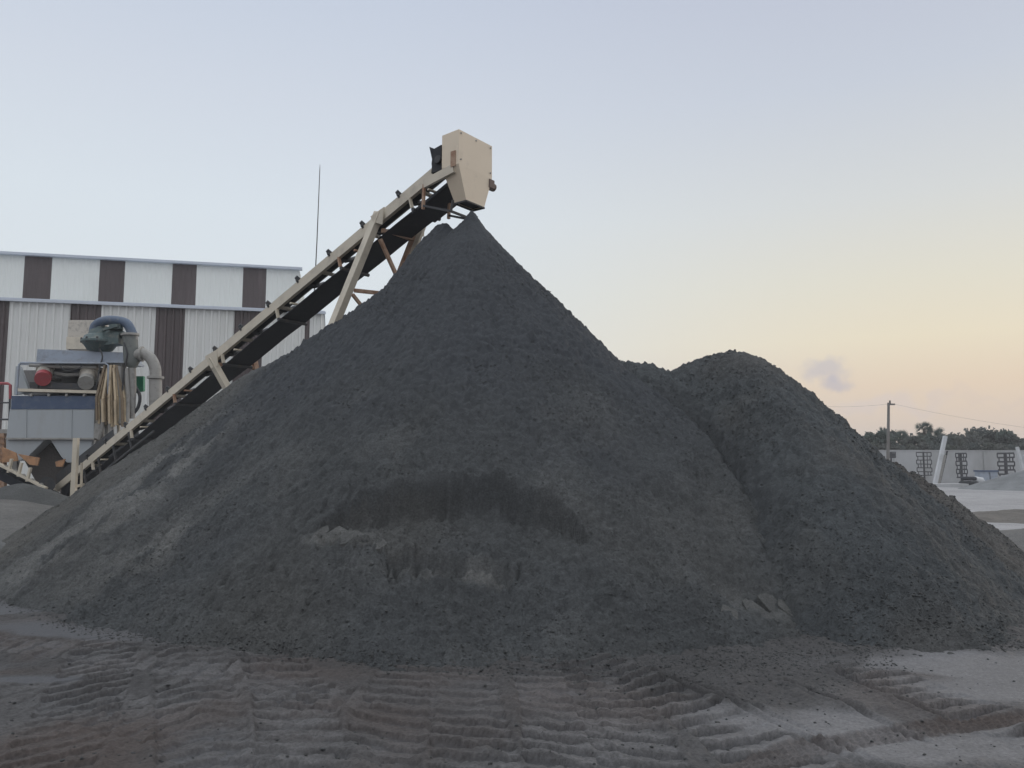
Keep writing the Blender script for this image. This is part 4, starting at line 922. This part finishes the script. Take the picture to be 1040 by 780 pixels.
wire(pt+Vector((-.1,0,-.1)), P(760, 402, 66), .5, 'thin overhead wire running left from the utility pole behind the mounds')

# trees beyond the wall
def leafy(bs, nleaf, size, m, R_):
    """leaf clumps spread through blobs (centre, radii)"""
    for k in range(nleaf):
        c_, rad = bs[R_.randrange(len(bs))]
        while True:
            v = Vector((R_.uniform(-1,1), R_.uniform(-1,1), R_.uniform(-1,1)))
            if v.length < 1: break
        v = v*(.55+.45*R_.random())*(1.25 if R_.random() < .12 else 1)
        p = Vector(c_)+Vector((v.x*rad[0], v.y*rad[1], v.z*rad[2])); s = size*R_.uniform(.5, 1.4)
        a = Vector((R_.gauss(0,1), R_.gauss(0,1), R_.gauss(0,1))).normalized()*s; b = Vector((R_.gauss(0,1), R_.gauss(0,1), R_.gauss(0,1))).normalized()*s
        m.add([p-a*.5, p+b*.5, p+a*.5, p-b*.5], [(0,1,2,3)])
def tree(px, ytop, D, w, label, kind='tree', mi=0, seed=0):
    R_ = random.Random(seed*31+px); top = P(px, ytop, D); x, y, h = top.x, D, top.z
    nm = 'palm_tree' if kind == 'palm' else ('bush' if kind == 'bush' else 'tree')
    t = empty(nm, (x, y, 0)); tag(t, label, {'palm': 'palm tree', 'bush': 'bush'}.get(kind, 'tree'), 'trees beyond the far wall')
    if kind == 'palm':
        MB().tube([(x, y, 0), (x+.05, y, h*.5), (x, y, h-.9)], [.24,.17,.15], 8).build('trunk', BARK, t, smooth=True)
        m = MB(); c_ = Vector((x, y, h-1.0))
        for k in range(46):       # stiff fan leaves
            dr = Vector((R_.gauss(0,1), R_.gauss(0,1), R_.gauss(.15,.8))).normalized(); ln = R_.uniform(.2, .55)*w
            e = c_+dr*ln; side = dr.cross(Vector((R_.gauss(0,1), R_.gauss(0,1), R_.gauss(0,1)))).normalized()
            for j in range(7):
                an = (j-3)*.30; tip = e+(dr*math.cos(an)+side*math.sin(an))*w*.55
                m.add([e-side*.04, e+side*.04, tip, e.lerp(tip, .5)+side*.08], [(0,1,3,2)])
            m.add([c_, c_+side*.04, e+side*.03, e], [(0,1,2,3)])
        m.build('crown', LEAF[mi], t)
    else:
        tr = MB(); tr.tube([(x, y, 0), (x+.1, y, h*.35), (x-.05, y, h*.6)], [.2,.15,.08], 7)
        bs = []
        nb = 5 if kind == 'bush' else 7
        for k in range(nb):
            r_ = w*R_.uniform(.38, .6); cx = x+R_.uniform(-.6, .6)*w; cy = y+R_.uniform(-.5, .5)*w; cz = h-r_*.75-R_.random()**1.3*h*.55
            bs.append(((cx, cy, cz), (r_, r_, r_*.75)))
            tr.tube([(x, y, h*.35), ((x+cx)/2, (y+cy)/2, (h*.35+cz)/2+.1), (cx, cy, cz)], [.09,.06,.02], 5)
        bs.append(((x, y, h-w*.35), (w*.45, w*.45, w*.38)))
        tr.build('trunk', BARK, t)
        m = MB(); leafy(bs, 1500, .34, m, R_); m.build('crown', LEAF[mi], t)
tree(894, 437.5, 84, 1.6, 'small dark tree just left of the utility pole', 'tree', 0, 1)
tree(905, 436, 90, 2.0, 'dark rounded tree just right of the utility pole', 'tree', 2, 2)
tree(897, 433, 96, 1.0, 'low fan palm behind the foot of the utility pole', 'palm', 0, 3)
tree(915, 437, 88, 1.1, 'short dark fan palm right of the utility pole', 'palm', 0, 4)
tree(922, 441.5, 92, 1.9, 'low tree between the short fan palm and the tall palm', 'tree', 2, 5)
tree(932, 441, 86, 1.8, 'low green tree at the left foot of the tall palm', 'tree', 1, 6)
tree(938, 427.5, 92, 1.25, 'tallest fan palm, standing above all other far trees', 'palm', 0, 7)
tree(943, 440, 90, 1.9, 'dense tree at the right foot of the tall palm', 'tree', 0, 8)
tree(952, 436, 90, 1.3, 'dark fan palm behind the top of the leaning beam', 'palm', 0, 9)
tree(956, 442, 86, 1.8, 'low dark tree behind the leaning beam', 'tree', 2, 10)
tree(966, 439.5, 88, 2.0, 'green tree first right of the leaning beam', 'tree', 1, 11)
tree(976, 440, 90, 2.1, 'round green tree second right of the leaning beam', 'tree', 3, 12)
tree(986, 436.5, 92, 2.2, 'broad green tree left of the highest round crown', 'tree', 1, 13)
tree(998, 433, 94, 2.5, 'highest round broadleaf crown above the cabinet', 'tree', 2, 14)
tree(1010, 435.5, 92, 2.3, 'full green crown right of the highest round crown', 'tree', 1, 15)
tree(1020, 435, 90, 1.9, 'dark tree above the heavy dark rack', 'tree', 0, 16)
tree(1027, 441, 90, 1.8, 'green tree sloping down towards the gap in the tree line', 'tree', 1, 17)
tree(1036, 450, 88, 1.5, 'lowest bush in the gap at the right end of the tree line', 'bush', 3, 18)
tree(1043, 444, 90, 1.6, 'dark tree cut by the right edge of the photo', 'tree', 0, 19)
for i, x in enumerate(range(886, 1050, 13)):
    tree(x, 449+(i*5 % 4), 82+(i % 3), 1.7, 'undergrowth bush showing just over the far wall top, %s' % ['behind the mound crest', 'left of the utility pole foot', 'below the short fan palm', 'between two palms', 'below the tall palm', 'left of the leaning beam', 'right of the leaning beam', 'above the narrow dark rack', 'left of the cabinet', 'straight above the cabinet', 'right of the cabinet', 'above the heavy dark rack', 'at the right edge'][i], 'bush', [1,3,2][i % 3], 40+i)


# ------------------------------------------------------------------ thin dusk haze over the yard
hx0, hx1 = gx.min()-5, gx.max()+5; hy0, hy1 = gy.min()-5, gy.max()+5
hz = MB(); hz.add([(x, y, z) for x in (hx0, hx1) for y in (hy0, hy1) for z in (-1.5, 19)], [(0,1,3,2),(4,6,7,5),(0,4,5,1),(2,3,7,6),(0,2,6,4),(1,5,7,3)])
hm = bpy.data.materials.new('dusk_haze'); hm.use_nodes = True; t = hm.node_tree; t.nodes.clear()
o_ = t.nodes.new('ShaderNodeOutputMaterial'); v_ = t.nodes.new('ShaderNodeVolumePrincipled'); v_.inputs['Density'].default_value = .0011; v_.inputs['Color'].default_value = (.95,.95,.96,1)
t.links.new(v_.outputs[0], o_.inputs['Volume'])
tag(hz.build('haze', hm), 'thin pale dusk haze over the yard', 'haze', kind='stuff')
